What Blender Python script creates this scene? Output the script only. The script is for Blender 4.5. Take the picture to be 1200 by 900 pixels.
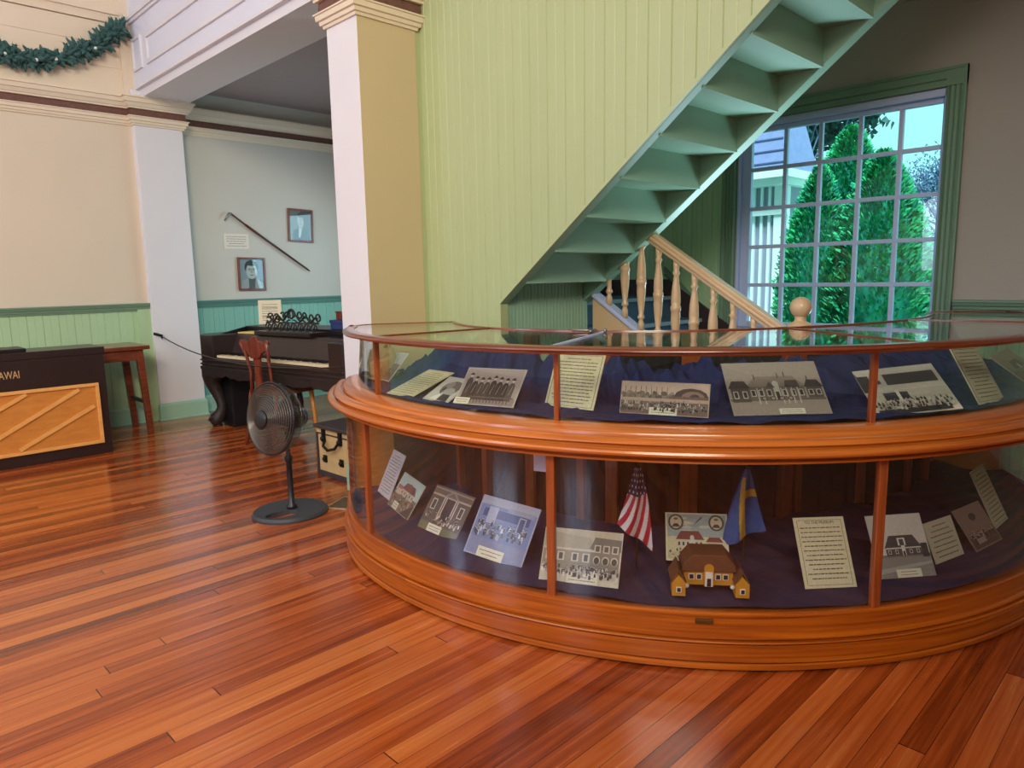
import bpy, math, random
from mathutils import Vector, Matrix
R = math.radians
PI = math.pi
for o in list(bpy.data.objects):
    bpy.data.objects.remove(o, do_unlink=True)
scene = bpy.context.scene
COL = scene.collection

# ------------------------------------------------------------------ camera
cam = bpy.data.cameras.new('camera')
cam.sensor_width = 36.0
cam.lens = 24.904
cam.clip_start = 0.05
cam.clip_end = 200
cam_o = bpy.data.objects.new('camera', cam)
COL.objects.link(cam_o)
rt = Vector((0.71041612, -0.7035277, -0.01891335))
up = Vector((0.11950221, 0.0941015, 0.98836437))
fw = Vector((0.69356194, 0.70441017, -0.15092433))
cam_o.matrix_world = Matrix(((rt.x, up.x, -fw.x, 0), (rt.y, up.y, -fw.y, 0), (rt.z, up.z, -fw.z, 1.35), (0, 0, 0, 1)))
scene.camera = cam_o

# ------------------------------------------------------------------ world, lights, exposure
world = bpy.data.worlds.new('overcast_sky')
scene.world = world
world.use_nodes = True
wb = world.node_tree.nodes['Background']
wb.inputs[0].default_value = (0.28, 0.66, 0.65, 1)
wb.inputs[1].default_value = 1.6
scene.view_settings.view_transform = 'Standard'
scene.view_settings.look = 'None'
scene.view_settings.gamma = 1
scene.view_settings.use_curve_mapping = False
scene.view_settings.exposure = 0.13

def area(name, loc, target, sx, sy, power, col):
    d = bpy.data.lights.new(name, 'AREA')
    d.shape = 'RECTANGLE'
    d.size = sx
    d.size_y = sy
    d.energy = power
    d.color = col
    o = bpy.data.objects.new(name, d)
    COL.objects.link(o)
    o.location = loc
    o.rotation_euler = (Vector(target) - Vector(loc)).to_track_quat('-Z', 'Y').to_euler()
    return o

area('hall_ceiling_light', (-2.0, 2.6, 4.9), (-1.4, 2.8, 0), 3.5, 4.0, 95, (1.0, 0.90, 0.76))
wash = area('hall_ceiling_light', (-2.2, -1.6, 4.4), (1.3, 7.2, 1.0), 3.0, 1.6, 150, (1.0, 0.90, 0.74))
wash.data.spread = R(110)
area('hall_window_fill', (-4.6, 3.6, 2.9), (1.0, 3.8, 2.3), 1.0, 3.2, 70, (0.62, 0.76, 1.0))
area('hall_window_fill', (-4.6, 0.6, 2.9), (1.0, 0.8, 2.3), 1.0, 3.2, 50, (0.66, 0.78, 1.0))
area('hall_window_fill', (-4.6, 6.2, 3.6), (1.0, 6.0, 3.4), 1.0, 2.2, 60, (0.55, 0.72, 1.0))  # extra cool fill added to reach the balcony front
area('alcove_cool_fill', (4.7, 5.9, 1.5), (2.6, 6.7, 0.9), 1.2, 1.4, 22, (0.50, 0.84, 1.0))  # added cool fill for the alcove, no window is built here
up_l = area('stair_underside_fill', (4.76, 1.95, 1.0), (3.4, 2.2, 2.5), 1.2, 0.35, 9, (0.62, 0.92, 1.0))  # added fill aimed up at the dark stair underside
up_l.data.spread = R(86)
sun = bpy.data.lights.new('exterior_fill_sun', 'SUN')  # sun added under the overcast sky to brighten trees and annex
sun.energy = 5.5
sun.angle = R(12)
sun.color = (0.86, 1.0, 0.98)
sun_o = bpy.data.objects.new('exterior_fill_sun', sun)
COL.objects.link(sun_o)
sun_o.rotation_euler = Vector((0.50, 0.30, -1.0)).to_track_quat('-Z', 'Y').to_euler()

# ------------------------------------------------------------------ material helpers
def lin(c):
    return tuple(((v / 255) / 12.92 if v / 255 <= 0.04045 else ((v / 255 + 0.055) / 1.055) ** 2.4) for v in c[:3])

def mat(name, rgb, rough=0.6, metal=0.0, var=0.12, scale=6.0, bump=0.0, bscale=60.0, coat=0.0, stretch=(1, 1, 1), spec=0.5):
    m = bpy.data.materials.new(name)
    m.use_nodes = True
    nt = m.node_tree
    b = nt.nodes['Principled BSDF']
    b.inputs['Roughness'].default_value = rough
    b.inputs['Metallic'].default_value = metal
    b.inputs['Coat Weight'].default_value = coat
    b.inputs['Coat Roughness'].default_value = 0.12
    b.inputs['Specular IOR Level'].default_value = spec
    c = lin(rgb)
    tc = nt.nodes.new('ShaderNodeTexCoord')
    mp = nt.nodes.new('ShaderNodeMapping')
    mp.inputs['Scale'].default_value = stretch
    nt.links.new(tc.outputs['Object'], mp.inputs[0])
    nz = nt.nodes.new('ShaderNodeTexNoise')
    nz.inputs['Scale'].default_value = scale
    nz.inputs['Detail'].default_value = 4
    nt.links.new(mp.outputs[0], nz.inputs['Vector'])
    mx = nt.nodes.new('ShaderNodeMix')
    mx.data_type = 'RGBA'
    mx.inputs[6].default_value = (*[v * (1 - var) for v in c], 1)
    mx.inputs[7].default_value = (*[min(1, v * (1 + var)) for v in c], 1)
    nt.links.new(nz.outputs[0], mx.inputs[0])
    nt.links.new(mx.outputs[2], b.inputs['Base Color'])
    if bump > 0:
        n2 = nt.nodes.new('ShaderNodeTexNoise')
        n2.inputs['Scale'].default_value = bscale
        n2.inputs['Detail'].default_value = 3
        nt.links.new(mp.outputs[0], n2.inputs['Vector'])
        bp = nt.nodes.new('ShaderNodeBump')
        bp.inputs['Strength'].default_value = bump
        bp.inputs['Distance'].default_value = 0.01
        nt.links.new(n2.outputs[0], bp.inputs['Height'])
        nt.links.new(bp.outputs[0], b.inputs['Normal'])
    return m

def wood(name, dark, light, rough=0.3, coat=0.4, scale=3.0, stretch=(14, 14, 1.2)):
    m = bpy.data.materials.new(name)
    m.use_nodes = True
    nt = m.node_tree
    b = nt.nodes['Principled BSDF']
    b.inputs['Roughness'].default_value = rough
    b.inputs['Coat Weight'].default_value = coat
    b.inputs['Coat Roughness'].default_value = 0.12
    tc = nt.nodes.new('ShaderNodeTexCoord')
    mp = nt.nodes.new('ShaderNodeMapping')
    mp.inputs['Scale'].default_value = stretch
    nt.links.new(tc.outputs['Object'], mp.inputs[0])
    nz = nt.nodes.new('ShaderNodeTexNoise')
    nz.inputs['Scale'].default_value = scale
    nz.inputs['Detail'].default_value = 6
    nz.inputs['Distortion'].default_value = 0.6
    nt.links.new(mp.outputs[0], nz.inputs['Vector'])
    cr = nt.nodes.new('ShaderNodeValToRGB')
    cr.color_ramp.elements[0].position = 0.3
    cr.color_ramp.elements[1].position = 0.72
    cr.color_ramp.elements[0].color = (*lin(dark), 1)
    cr.color_ramp.elements[1].color = (*lin(light), 1)
    nt.links.new(nz.outputs[0], cr.inputs[0])
    nt.links.new(cr.outputs[0], b.inputs['Base Color'])
    return m

def ring_wood(name, dark, light, rough=0.28, coat=0.5):
    # grain that runs around the curved case
    m = bpy.data.materials.new(name)
    m.use_nodes = True
    nt = m.node_tree
    N = nt.nodes.new
    L = nt.links.new
    b = nt.nodes['Principled BSDF']
    b.inputs['Roughness'].default_value = rough
    b.inputs['Coat Weight'].default_value = coat
    b.inputs['Coat Roughness'].default_value = 0.1
    tc = N('ShaderNodeTexCoord')
    sp = N('ShaderNodeSeparateXYZ')
    L(tc.outputs['Object'], sp.inputs[0])
    at = N('ShaderNodeMath')
    at.operation = 'ARCTAN2'
    L(sp.outputs[1], at.inputs[0])
    L(sp.outputs[0], at.inputs[1])
    ln = N('ShaderNodeVectorMath')
    ln.operation = 'LENGTH'
    cxy = N('ShaderNodeCombineXYZ')
    L(sp.outputs[0], cxy.inputs[0])
    L(sp.outputs[1], cxy.inputs[1])
    L(cxy.outputs[0], ln.inputs[0])
    def mul(v, k):
        n = N('ShaderNodeMath')
        n.operation = 'MULTIPLY'
        L(v, n.inputs[0])
        n.inputs[1].default_value = k
        return n.outputs[0]
    cb = N('ShaderNodeCombineXYZ')
    L(mul(at.outputs[0], 3.0), cb.inputs[0])
    L(mul(ln.outputs['Value'], 55), cb.inputs[1])
    L(mul(sp.outputs[2], 55), cb.inputs[2])
    nz = N('ShaderNodeTexNoise')
    nz.inputs['Scale'].default_value = 1.2
    nz.inputs['Detail'].default_value = 6
    nz.inputs['Distortion'].default_value = 0.5
    L(cb.outputs[0], nz.inputs['Vector'])
    cr = N('ShaderNodeValToRGB')
    cr.color_ramp.elements[0].position = 0.3
    cr.color_ramp.elements[1].position = 0.72
    cr.color_ramp.elements[0].color = (*lin(dark), 1)
    cr.color_ramp.elements[1].color = (*lin(light), 1)
    L(nz.outputs[0], cr.inputs[0])
    L(cr.outputs[0], b.inputs['Base Color'])
    return m

def glass_mat(name, tint=(0.93, 0.97, 0.96), boost=1.0, ior=1.5):
    m = bpy.data.materials.new(name)
    m.use_nodes = True
    nt = m.node_tree
    nt.nodes.remove(nt.nodes['Principled BSDF'])
    out = nt.nodes['Material Output']
    tr = nt.nodes.new('ShaderNodeBsdfTransparent')
    tr.inputs[0].default_value = (*tint, 1)
    gl = nt.nodes.new('ShaderNodeBsdfGlossy')
    gl.inputs['Roughness'].default_value = 0.015
    gl.inputs[0].default_value = (1, 1, 1, 1)
    fr = nt.nodes.new('ShaderNodeFresnel')
    geo = nt.nodes.new('ShaderNodeNewGeometry')
    io = nt.nodes.new('ShaderNodeMix')
    io.inputs[2].default_value = ior
    io.inputs[3].default_value = 1.0 / ior
    nt.links.new(geo.outputs['Backfacing'], io.inputs[0])
    nt.links.new(io.outputs[0], fr.inputs[0])
    mm = nt.nodes.new('ShaderNodeMath')
    mm.operation = 'MULTIPLY'
    mm.inputs[1].default_value = boost
    nt.links.new(fr.outputs[0], mm.inputs[0])
    mx = nt.nodes.new('ShaderNodeMixShader')
    nt.links.new(mm.outputs[0], mx.inputs[0])
    nt.links.new(tr.outputs[0], mx.inputs[1])
    nt.links.new(gl.outputs[0], mx.inputs[2])
    nt.links.new(mx.outputs[0], out.inputs[0])
    return m

def print_mat():
    m = bpy.data.materials.new('printed_paper')
    m.use_nodes = True
    nt = m.node_tree
    b = nt.nodes['Principled BSDF']
    b.inputs['Roughness'].default_value = 0.55
    at = nt.nodes.new('ShaderNodeAttribute')
    at.attribute_name = 'ink'
    tc = nt.nodes.new('ShaderNodeTexCoord')
    nz = nt.nodes.new('ShaderNodeTexNoise')
    nz.inputs['Scale'].default_value = 90
    nz.inputs['Detail'].default_value = 5
    nt.links.new(tc.outputs['Object'], nz.inputs['Vector'])
    mr = nt.nodes.new('ShaderNodeMapRange')
    mr.inputs[3].default_value = 0.78
    mr.inputs[4].default_value = 1.18
    nt.links.new(nz.outputs[0], mr.inputs[0])
    vm = nt.nodes.new('ShaderNodeVectorMath')
    vm.operation = 'SCALE'
    nt.links.new(at.outputs[0], vm.inputs[0])
    nt.links.new(mr.outputs[0], vm.inputs['Scale'])
    nt.links.new(vm.outputs[0], b.inputs['Base Color'])
    return m

def floor_mat():
    m = bpy.data.materials.new('pine_floorboards')
    m.use_nodes = True
    nt = m.node_tree
    N = nt.nodes.new
    L = nt.links.new
    b = nt.nodes['Principled BSDF']
    tc = N('ShaderNodeTexCoord')
    sp = N('ShaderNodeSeparateXYZ')
    L(tc.outputs['Object'], sp.inputs[0])
    def M(op, a, c=None, clamp=False):
        n = N('ShaderNodeMath')
        n.operation = op
        n.use_clamp = clamp
        for i, v in enumerate((a, c)):
            if v is None:
                continue
            if isinstance(v, (int, float)):
                n.inputs[i].default_value = v
            else:
                L(v, n.inputs[i])
        return n.outputs[0]
    W = 0.0695
    yw = M('DIVIDE', sp.outputs[1], W)
    row = M('FLOOR', yw)
    fy = M('FRACT', yw)
    wn = N('ShaderNodeTexWhiteNoise')
    wn.noise_dimensions = '1D'
    L(row, wn.inputs['W'])
    xo = M('ADD', M('DIVIDE', sp.outputs[0], 2.7), M('MULTIPLY', wn.outputs[0], 7.3))
    seg = M('FLOOR', xo)
    fx = M('FRACT', xo)
    w2 = N('ShaderNodeTexWhiteNoise')
    w2.noise_dimensions = '2D'
    cb = N('ShaderNodeCombineXYZ')
    L(row, cb.inputs[0])
    L(seg, cb.inputs[1])
    L(cb.outputs[0], w2.inputs['Vector'])
    # grain
    cg = N('ShaderNodeCombineXYZ')
    L(M('ADD', M('MULTIPLY', sp.outputs[0], 1.1), M('MULTIPLY', w2.outputs[0], 40)), cg.inputs[0])
    L(M('MULTIPLY', sp.outputs[1], 32), cg.inputs[1])
    L(M('MULTIPLY', w2.outputs[0], 9), cg.inputs[2])
    ng = N('ShaderNodeTexNoise')
    ng.inputs['Scale'].default_value = 1.4
    ng.inputs['Detail'].default_value = 7
    ng.inputs['Roughness'].default_value = 0.62
    ng.inputs['Distortion'].default_value = 0.35
    L(cg.outputs[0], ng.inputs['Vector'])
    t = M('ADD', M('MULTIPLY', w2.outputs[0], 0.42), M('MULTIPLY', ng.outputs[0], 0.72))
    cr = N('ShaderNodeValToRGB')
    e = cr.color_ramp.elements
    e[0].position = 0.22
    e[0].color = (*lin((72, 24, 8)), 1)
    e[1].position = 0.92
    e[1].color = (*lin((214, 126, 62)), 1)
    k = e.new(0.42)
    k.color = (*lin((138, 58, 18)), 1)
    k = e.new(0.60)
    k.color = (*lin((178, 84, 32)), 1)
    L(t, cr.inputs[0])
    # dark joints and splits
    g1 = M('LESS_THAN', M('MINIMUM', fy, M('SUBTRACT', 1.0, fy)), 0.016)
    g2 = M('LESS_THAN', M('MINIMUM', fx, M('SUBTRACT', 1.0, fx)), 0.0007)
    cs = N('ShaderNodeCombineXYZ')
    L(M('MULTIPLY', sp.outputs[0], 2.2), cs.inputs[0])
    L(M('MULTIPLY', sp.outputs[1], 60), cs.inputs[1])
    ns = N('ShaderNodeTexNoise')
    ns.inputs['Scale'].default_value = 1.0
    ns.inputs['Detail'].default_value = 3
    L(cs.outputs[0], ns.inputs['Vector'])
    g3 = M('MULTIPLY', M('GREATER_THAN', ns.outputs[0], 0.725), 0.7)
    n4 = N('ShaderNodeTexNoise')
    n4.inputs['Scale'].default_value = 1.3
    L(tc.outputs['Object'], n4.inputs['Vector'])
    g1v = M('MULTIPLY', g1, M('ADD', 0.25, M('MULTIPLY', n4.outputs[0], 0.95)))
    dark = M('MAXIMUM', M('MAXIMUM', g1v, g2), g3, True)
    mx = N('ShaderNodeMix')
    mx.data_type = 'RGBA'
    L(dark, mx.inputs[0])
    L(cr.outputs[0], mx.inputs[6])
    mx.inputs[7].default_value = (*lin((44, 16, 8)), 1)
    L(mx.outputs[2], b.inputs['Base Color'])
    rr = N('ShaderNodeMapRange')
    rr.inputs[3].default_value = 0.16
    rr.inputs[4].default_value = 0.34
    L(ng.outputs[0], rr.inputs[0])
    L(rr.outputs[0], b.inputs['Roughness'])
    b.inputs['Coat Weight'].default_value = 0.45
    b.inputs['Coat Roughness'].default_value = 0.09
    bp = N('ShaderNodeBump')
    bp.inputs['Strength'].default_value = 0.25
    bp.inputs['Distance'].default_value = 0.003
    L(M('SUBTRACT', M('MULTIPLY', ng.outputs[0], 0.4), dark), bp.inputs['Height'])
    L(bp.outputs[0], b.inputs['Normal'])
    L(bp.outputs[0], b.inputs['Coat Normal'])
    return m

# colours
M_FLOOR = floor_mat()
M_CREAM = mat('cream_wall_paint', (222, 206, 184), 0.62, var=0.06, scale=1.3, bump=0.08, bscale=40)
M_GREY = mat('pale_alcove_paint', (204, 200, 190), 0.65, var=0.05, scale=1.5)
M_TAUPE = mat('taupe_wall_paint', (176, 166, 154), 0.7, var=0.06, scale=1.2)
M_WHITE = mat('white_trim_paint', (228, 226, 230), 0.5, var=0.04, scale=2)
M_MOULD = mat('cream_moulding_paint', (232, 216, 192), 0.5, var=0.05, scale=3)
M_BAND = mat('brown_carved_band', (112, 76, 66), 0.6, var=0.3, scale=30, bump=0.6, bscale=45)
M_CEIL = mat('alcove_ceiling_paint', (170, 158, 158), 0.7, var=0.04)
M_GREEN = mat('light_green_paint', (180, 192, 142), 0.45, var=0.07, scale=2.2, stretch=(1, 1, 0.4))
M_GREEN_COOL_LIT = mat('green_paint_cool_lit', (128, 184, 168), 0.5, var=0.06, scale=2.5, stretch=(1, 1, 0.4))  # same green as the other wainscot, with the alcove's cool light in the colour
M_SAGE = mat('sage_green_paint', (176, 206, 162), 0.5, var=0.06, scale=2.5, stretch=(1, 1, 0.4))
M_DGREEN = mat('dull_green_paint', (118, 148, 122), 0.5, var=0.06, scale=3)
M_STAIRG = mat('stair_green_shaded', (150, 190, 164), 0.5, var=0.05, scale=3)  # the stair wall's green made cooler, dimness under the flight put in
M_BASEG = mat('seafoam_paint', (160, 200, 176), 0.45, var=0.05, scale=3)
M_TAN = mat('tan_gloss_paint', (226, 190, 148), 0.32, var=0.05, scale=4, coat=0.3)
M_LAV = mat('window_frame_paint', (200, 210, 248), 0.45, var=0.04, scale=4)
M_BLUEG = mat('blue_grey_riser_paint', (90, 120, 150), 0.45, var=0.08, scale=4)
M_TREADW = mat('pale_nosing_paint', (170, 190, 205), 0.45, var=0.05)
M_DKBROWN = mat('dark_brown_skirt', (62, 46, 48), 0.5, var=0.15)
M_CASE = ring_wood('cherry_case_wood', (172, 82, 22), (220, 126, 46))
M_RIM = ring_wood('dark_rim_wood', (96, 42, 20), (138, 68, 36))
M_CASED = ring_wood('case_base_wood', (142, 60, 6), (196, 102, 14), 0.32, 0.4)
M_POST = wood('case_post_wood', (132, 58, 22), (176, 90, 40), 0.3, 0.4, 3.0, (22, 22, 1.5))
M_OAK = wood('golden_oak', (200, 124, 50), (214, 142, 64), 0.45, 0.2, 2.0, (4, 14, 14))
M_OAKL = wood('pale_oak_slat', (226, 160, 84), (238, 178, 104), 0.4, 0.2, 2.0, (4, 14, 14))
M_GLASS = glass_mat('case_glass', (0.94, 0.97, 0.96), 1.0)
M_GLASSL = glass_mat('lower_case_glass', (0.95, 0.96, 0.97), 1.0)
M_WINGL = glass_mat('window_glass', (0.95, 0.99, 1.0), 0.6)
M_NAVY = mat('navy_cotton', (36, 50, 94), 0.85, var=0.4, scale=6, bump=0.9, bscale=14, spec=0.25)
M_PURPLE = mat('plum_cotton', (60, 52, 80), 0.85, var=0.3, scale=5, bump=0.8, bscale=11, spec=0.25)
M_CURT = mat('dark_brown_cloth', (50, 30, 26), 0.9, var=0.2, scale=6, spec=0.2)
M_BLACKW = mat('ebonised_wood', (44, 30, 30), 0.34, var=0.25, scale=8, coat=0.15)
M_BLACKC = mat('carved_dark_wood', (42, 34, 32), 0.45, var=0.3, scale=25, bump=0.5, bscale=35)
M_BLACK = mat('black_satin', (24, 22, 26), 0.35, var=0.15)
M_BLKP = mat('black_plastic', (30, 30, 34), 0.4, var=0.1)
M_BASEP = mat('charcoal_plastic', (58, 62, 68), 0.5, var=0.12)
M_CHROME = mat('grille_wire', (120, 112, 104), 0.3, metal=0.8, var=0.05)
M_REDW = wood('red_mahogany', (92, 38, 26), (140, 66, 44), 0.35, 0.3, 3.0, (16, 16, 2))
M_TABLE = wood('brown_table_wood', (98, 42, 26), (142, 72, 46), 0.32, 0.4, 3.0, (3, 14, 14))
M_IVORY = mat('ivory', (232, 216, 180), 0.35, var=0.08, scale=20)
M_GOLD = mat('gold_letter', (214, 178, 130), 0.4, metal=0.2, var=0.05)
M_TRUNK = mat('tan_trunk_canvas', (206, 176, 120), 0.8, var=0.25, scale=14, bump=0.4, bscale=50)
M_TRUNKD = mat('dark_trunk_edge', (62, 54, 54), 0.6, var=0.3, scale=12)
M_IRON = mat('black_iron', (26, 26, 26), 0.55, metal=0.4, var=0.2)
M_BRASS = mat('old_brass', (112, 82, 40), 0.4, metal=0.7, var=0.15)
M_CANE = wood('dark_cane_wood', (58, 26, 22), (98, 48, 38), 0.35, 0.3, 4.0, (8, 8, 8))
M_SILVER = mat('silver_handle', (150, 145, 140), 0.3, metal=0.8, var=0.05)
M_PRINT = print_mat()
M_GARL = mat('garland_needles', (60, 98, 96), 0.8, var=0.35, scale=14)
M_STRAW = mat('straw', (178, 152, 108), 0.8, var=0.3, scale=60)
M_BULB = mat('white_ornament', (240, 244, 240), 0.3, var=0.02)
M_MODELY = mat('mustard_model_paint', (205, 142, 34), 0.6, var=0.12, scale=30)
M_MODELR = mat('brown_model_roof', (112, 66, 34), 0.8, var=0.15, scale=40)
M_MODELW = mat('white_model_trim', (232, 224, 210), 0.6, var=0.04)
M_GRATE = mat('bronze_grate', (92, 74, 56), 0.5, metal=0.3, var=0.2, scale=30)
M_STEEL = mat('pale_grate_rim', (190, 170, 140), 0.4, metal=0.3, var=0.1)
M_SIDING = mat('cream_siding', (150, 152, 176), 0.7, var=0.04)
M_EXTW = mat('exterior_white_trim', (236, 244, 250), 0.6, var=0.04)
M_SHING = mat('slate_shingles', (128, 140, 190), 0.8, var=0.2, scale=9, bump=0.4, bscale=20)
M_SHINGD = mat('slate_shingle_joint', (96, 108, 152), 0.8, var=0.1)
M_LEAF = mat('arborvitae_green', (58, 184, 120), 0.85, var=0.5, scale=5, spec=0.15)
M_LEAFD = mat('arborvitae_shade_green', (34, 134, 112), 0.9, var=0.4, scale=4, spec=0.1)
M_LEAF2 = mat('dusty_oak_green', (70, 120, 120), 0.8, var=0.45, scale=4)
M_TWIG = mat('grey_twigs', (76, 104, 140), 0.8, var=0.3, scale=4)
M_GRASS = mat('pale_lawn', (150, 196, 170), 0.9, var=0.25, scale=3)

# ------------------------------------------------------------------ mesh helpers
class MB:
    def __init__(s):
        s.v, s.f, s.m, s.sm, s.c = [], [], [], [], []
    def add(s, vs, fs, mi=0, smooth=False, M=None, col=None):
        o = len(s.v)
        for p in vs:
            p = Vector(p)
            if M is not None:
                p = M @ p
            s.v.append(tuple(p))
        for f in fs:
            s.f.append(tuple(i + o for i in f))
            s.m.append(mi)
            s.sm.append(smooth)
            s.c.append(col)
        return s
    def box(s, a, b, mi=0, M=None, col=None):
        x0, y0, z0 = a
        x1, y1, z1 = b
        if x0 > x1: x0, x1 = x1, x0
        if y0 > y1: y0, y1 = y1, y0
        if z0 > z1: z0, z1 = z1, z0
        vs = [(x0, y0, z0), (x1, y0, z0), (x1, y1, z0), (x0, y1, z0), (x0, y0, z1), (x1, y0, z1), (x1, y1, z1), (x0, y1, z1)]
        fs = [(3, 2, 1, 0), (4, 5, 6, 7), (0, 1, 5, 4), (1, 2, 6, 5), (2, 3, 7, 6), (3, 0, 4, 7)]
        return s.add(vs, fs, mi, False, M, col)
    def prism(s, poly, a, b, axis=2, mi=0, M=None, col=None, smooth=False):
        # poly: 2D points in the two other axes (cyclic order), extruded a..b along axis
        n = len(poly)
        def P(p, h):
            if axis == 2: return (p[0], p[1], h)
            if axis == 1: return (p[0], h, p[1])
            return (h, p[0], p[1])
        vs = [P(p, a) for p in poly] + [P(p, b) for p in poly]
        fs = [tuple(range(n))[::-1], tuple(range(n, 2 * n))]
        s.add(vs, fs, mi, False, M, col)
        o = len(s.v) - 2 * n
        for i in range(n):
            j = (i + 1) % n
            s.f.append((o + i, o + j, o + n + j, o + n + i))
            s.m.append(mi); s.sm.append(smooth); s.c.append(col)
        return s
    def tube(s, pts, r, n=8, mi=0, M=None, closed=False):
        pts = [Vector(p) for p in pts]
        k = len(pts)
        rs = r if isinstance(r, (list, tuple)) else [r] * k
        vs, fs = [], []
        prev = None
        for i, p in enumerate(pts):
            a = pts[i - 1] if (i > 0 or closed) else pts[i]
            b = pts[(i + 1) % k] if (i < k - 1 or closed) else pts[i]
            t = (b - a).normalized() if (b - a).length > 1e-9 else Vector((0, 0, 1))
            if prev is None:
                q = Vector((0, 0, 1)) if abs(t.z) < 0.9 else Vector((1, 0, 0))
                x = t.cross(q).normalized()
            else:
                x = (prev - t * prev.dot(t)).normalized()
            prev = x
            y = t.cross(x)
            for j in range(n):
                an = 2 * PI * j / n
                vs.append(p + (x * math.cos(an) + y * math.sin(an)) * rs[i])
        for i in range(k if closed else k - 1):
            i2 = (i + 1) % k
            for j in range(n):
                j2 = (j + 1) % n
                fs.append((i * n + j, i * n + j2, i2 * n + j2, i2 * n + j))
        if not closed:
            fs.append(tuple(range(n))[::-1])
            fs.append(tuple((k - 1) * n + j for j in range(n)))
        return s.add(vs, fs, mi, True, M)
    def lathe(s, prof, c=(0, 0, 0), n=24, mi=0, M=None):
        vs, fs = [], []
        for r, z in prof:
            for j in range(n):
                a = 2 * PI * j / n
                vs.append((c[0] + r * math.cos(a), c[1] + r * math.sin(a), c[2] + z))
        k = len(prof)
        for i in range(k - 1):
            for j in range(n):
                j2 = (j + 1) % n
                fs.append((i * n + j, i * n + j2, (i + 1) * n + j2, (i + 1) * n + j))
        fs.append(tuple(range(n))[::-1])
        fs.append(tuple((k - 1) * n + j for j in range(n)))
        return s.add(vs, fs, mi, True, M)
    def ball(s, c, r, mi=0, M=None, n=16, sc=(1, 1, 1)):
        prof = [(max(1e-4, r * math.sin(PI * i / n)), -r * math.cos(PI * i / n)) for i in range(n + 1)]
        S = Matrix.Translation(c) @ Matrix.Diagonal((*sc, 1))
        if M is not None:
            S = M @ S
        return s.lathe(prof, (0, 0, 0), 20, mi, S)
    def grid(s, nu, nv, fn, mi=0, smooth=True, colfn=None, M=None):
        vs = [fn(i / nu, j / nv) for i in range(nu + 1) for j in range(nv + 1)]
        o = len(s.v)
        s.add(vs, [], mi, smooth, M)
        for i in range(nu):
            for j in range(nv):
                a = o + i * (nv + 1) + j
                s.f.append((a, a + nv + 1, a + nv + 2, a + 1))
                s.m.append(mi); s.sm.append(smooth)
                s.c.append(colfn((i + .5) / nu, (j + .5) / nv) if colfn else None)
        return s
    def build(s, name, mats, parent=None, bevel=0, loc=None, solid=0):
        me = bpy.data.meshes.new(name)
        me.from_pydata(s.v, [], s.f)
        if not isinstance(mats, (list, tuple)):
            mats = [mats]
        for m in mats:
            me.materials.append(m)
        me.polygons.foreach_set('material_index', s.m)
        me.polygons.foreach_set('use_smooth', s.sm)
        if any(c is not None for c in s.c):
            at = me.color_attributes.new('ink', 'FLOAT_COLOR', 'CORNER')
            data = []
            for p, c in zip(me.polygons, s.c):
                c = c or (0.5, 0.5, 0.5)
                data += [c[0], c[1], c[2], 1.0] * len(p.vertices)
            at.data.foreach_set('color', data)
        me.update()
        o = bpy.data.objects.new(name, me)
        COL.objects.link(o)
        if parent is not None:
            o.parent = parent
        if loc is not None:
            o.location = loc
        if solid:
            md = o.modifiers.new('thickness', 'SOLIDIFY')
            md.thickness = solid
            md.offset = -1
        if bevel:
            md = o.modifiers.new('soft_edges', 'BEVEL')
            md.width = bevel
            md.segments = 2
            md.limit_method = 'ANGLE'
            md.angle_limit = R(50)
        return o

def tag(o, label, cat, group=None):
    o['label'] = label
    o['category'] = cat
    if group:
        o['group'] = group
    return o

def thing(name, label, cat, loc=(0, 0, 0), rz=0, group=None):
    o = bpy.data.objects.new(name, None)
    COL.objects.link(o)
    o.location = loc
    o.rotation_euler = (0, 0, rz)
    o.empty_display_size = 0.1
    return tag(o, label, cat, group)

def struct(o):
    o['kind'] = 'structure'
    return o

def sempty(name):
    o = bpy.data.objects.new(name, None)
    COL.objects.link(o)
    return struct(o)

def copy_tree(o, parent=None):
    c = o.copy()
    COL.objects.link(c)
    if parent is not None:
        c.parent = parent
    for ch in [x for x in COL.objects if x.parent == o]:
        copy_tree(ch, c)
    return c

def sweep(mb, path, prof, mi=0, closed=False, side=1):
    # path: list of (x, y); prof: list of (out, z); out goes to the left*side of travel
    k = len(path)
    P = [Vector((p[0], p[1])) for p in path]
    offs = []
    for i in range(k):
        if closed or (0 < i < k - 1):
            a = (P[i] - P[i - 1]).normalized()
            b = (P[(i + 1) % k] - P[i]).normalized()
        elif i == 0:
            a = b = (P[1] - P[0]).normalized()
        else:
            a = b = (P[-1] - P[-2]).normalized()
        na = Vector((-a.y, a.x)) * side
        nb = Vector((-b.y, b.x)) * side
        m = (na + nb)
        m = m / max(1e-6, m.dot(na)) if m.length > 1e-6 else na
        offs.append(m)
    n = len(prof)
    vs = []
    for i in range(k):
        for o_, z in prof:
            q = P[i] + offs[i] * o_
            vs.append((q.x, q.y, z))
    fs = []
    for i in range(k if closed else k - 1):
        i2 = (i + 1) % k
        for j in range(n - 1):
            fs.append((i * n + j, i * n + j + 1, i2 * n + j + 1, i2 * n + j))
    if not closed:
        fs.append(tuple(range(n)))
        fs.append(tuple((k - 1) * n + j for j in range(n))[::-1])
    mb.add(vs, fs, mi)
    return mb

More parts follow.
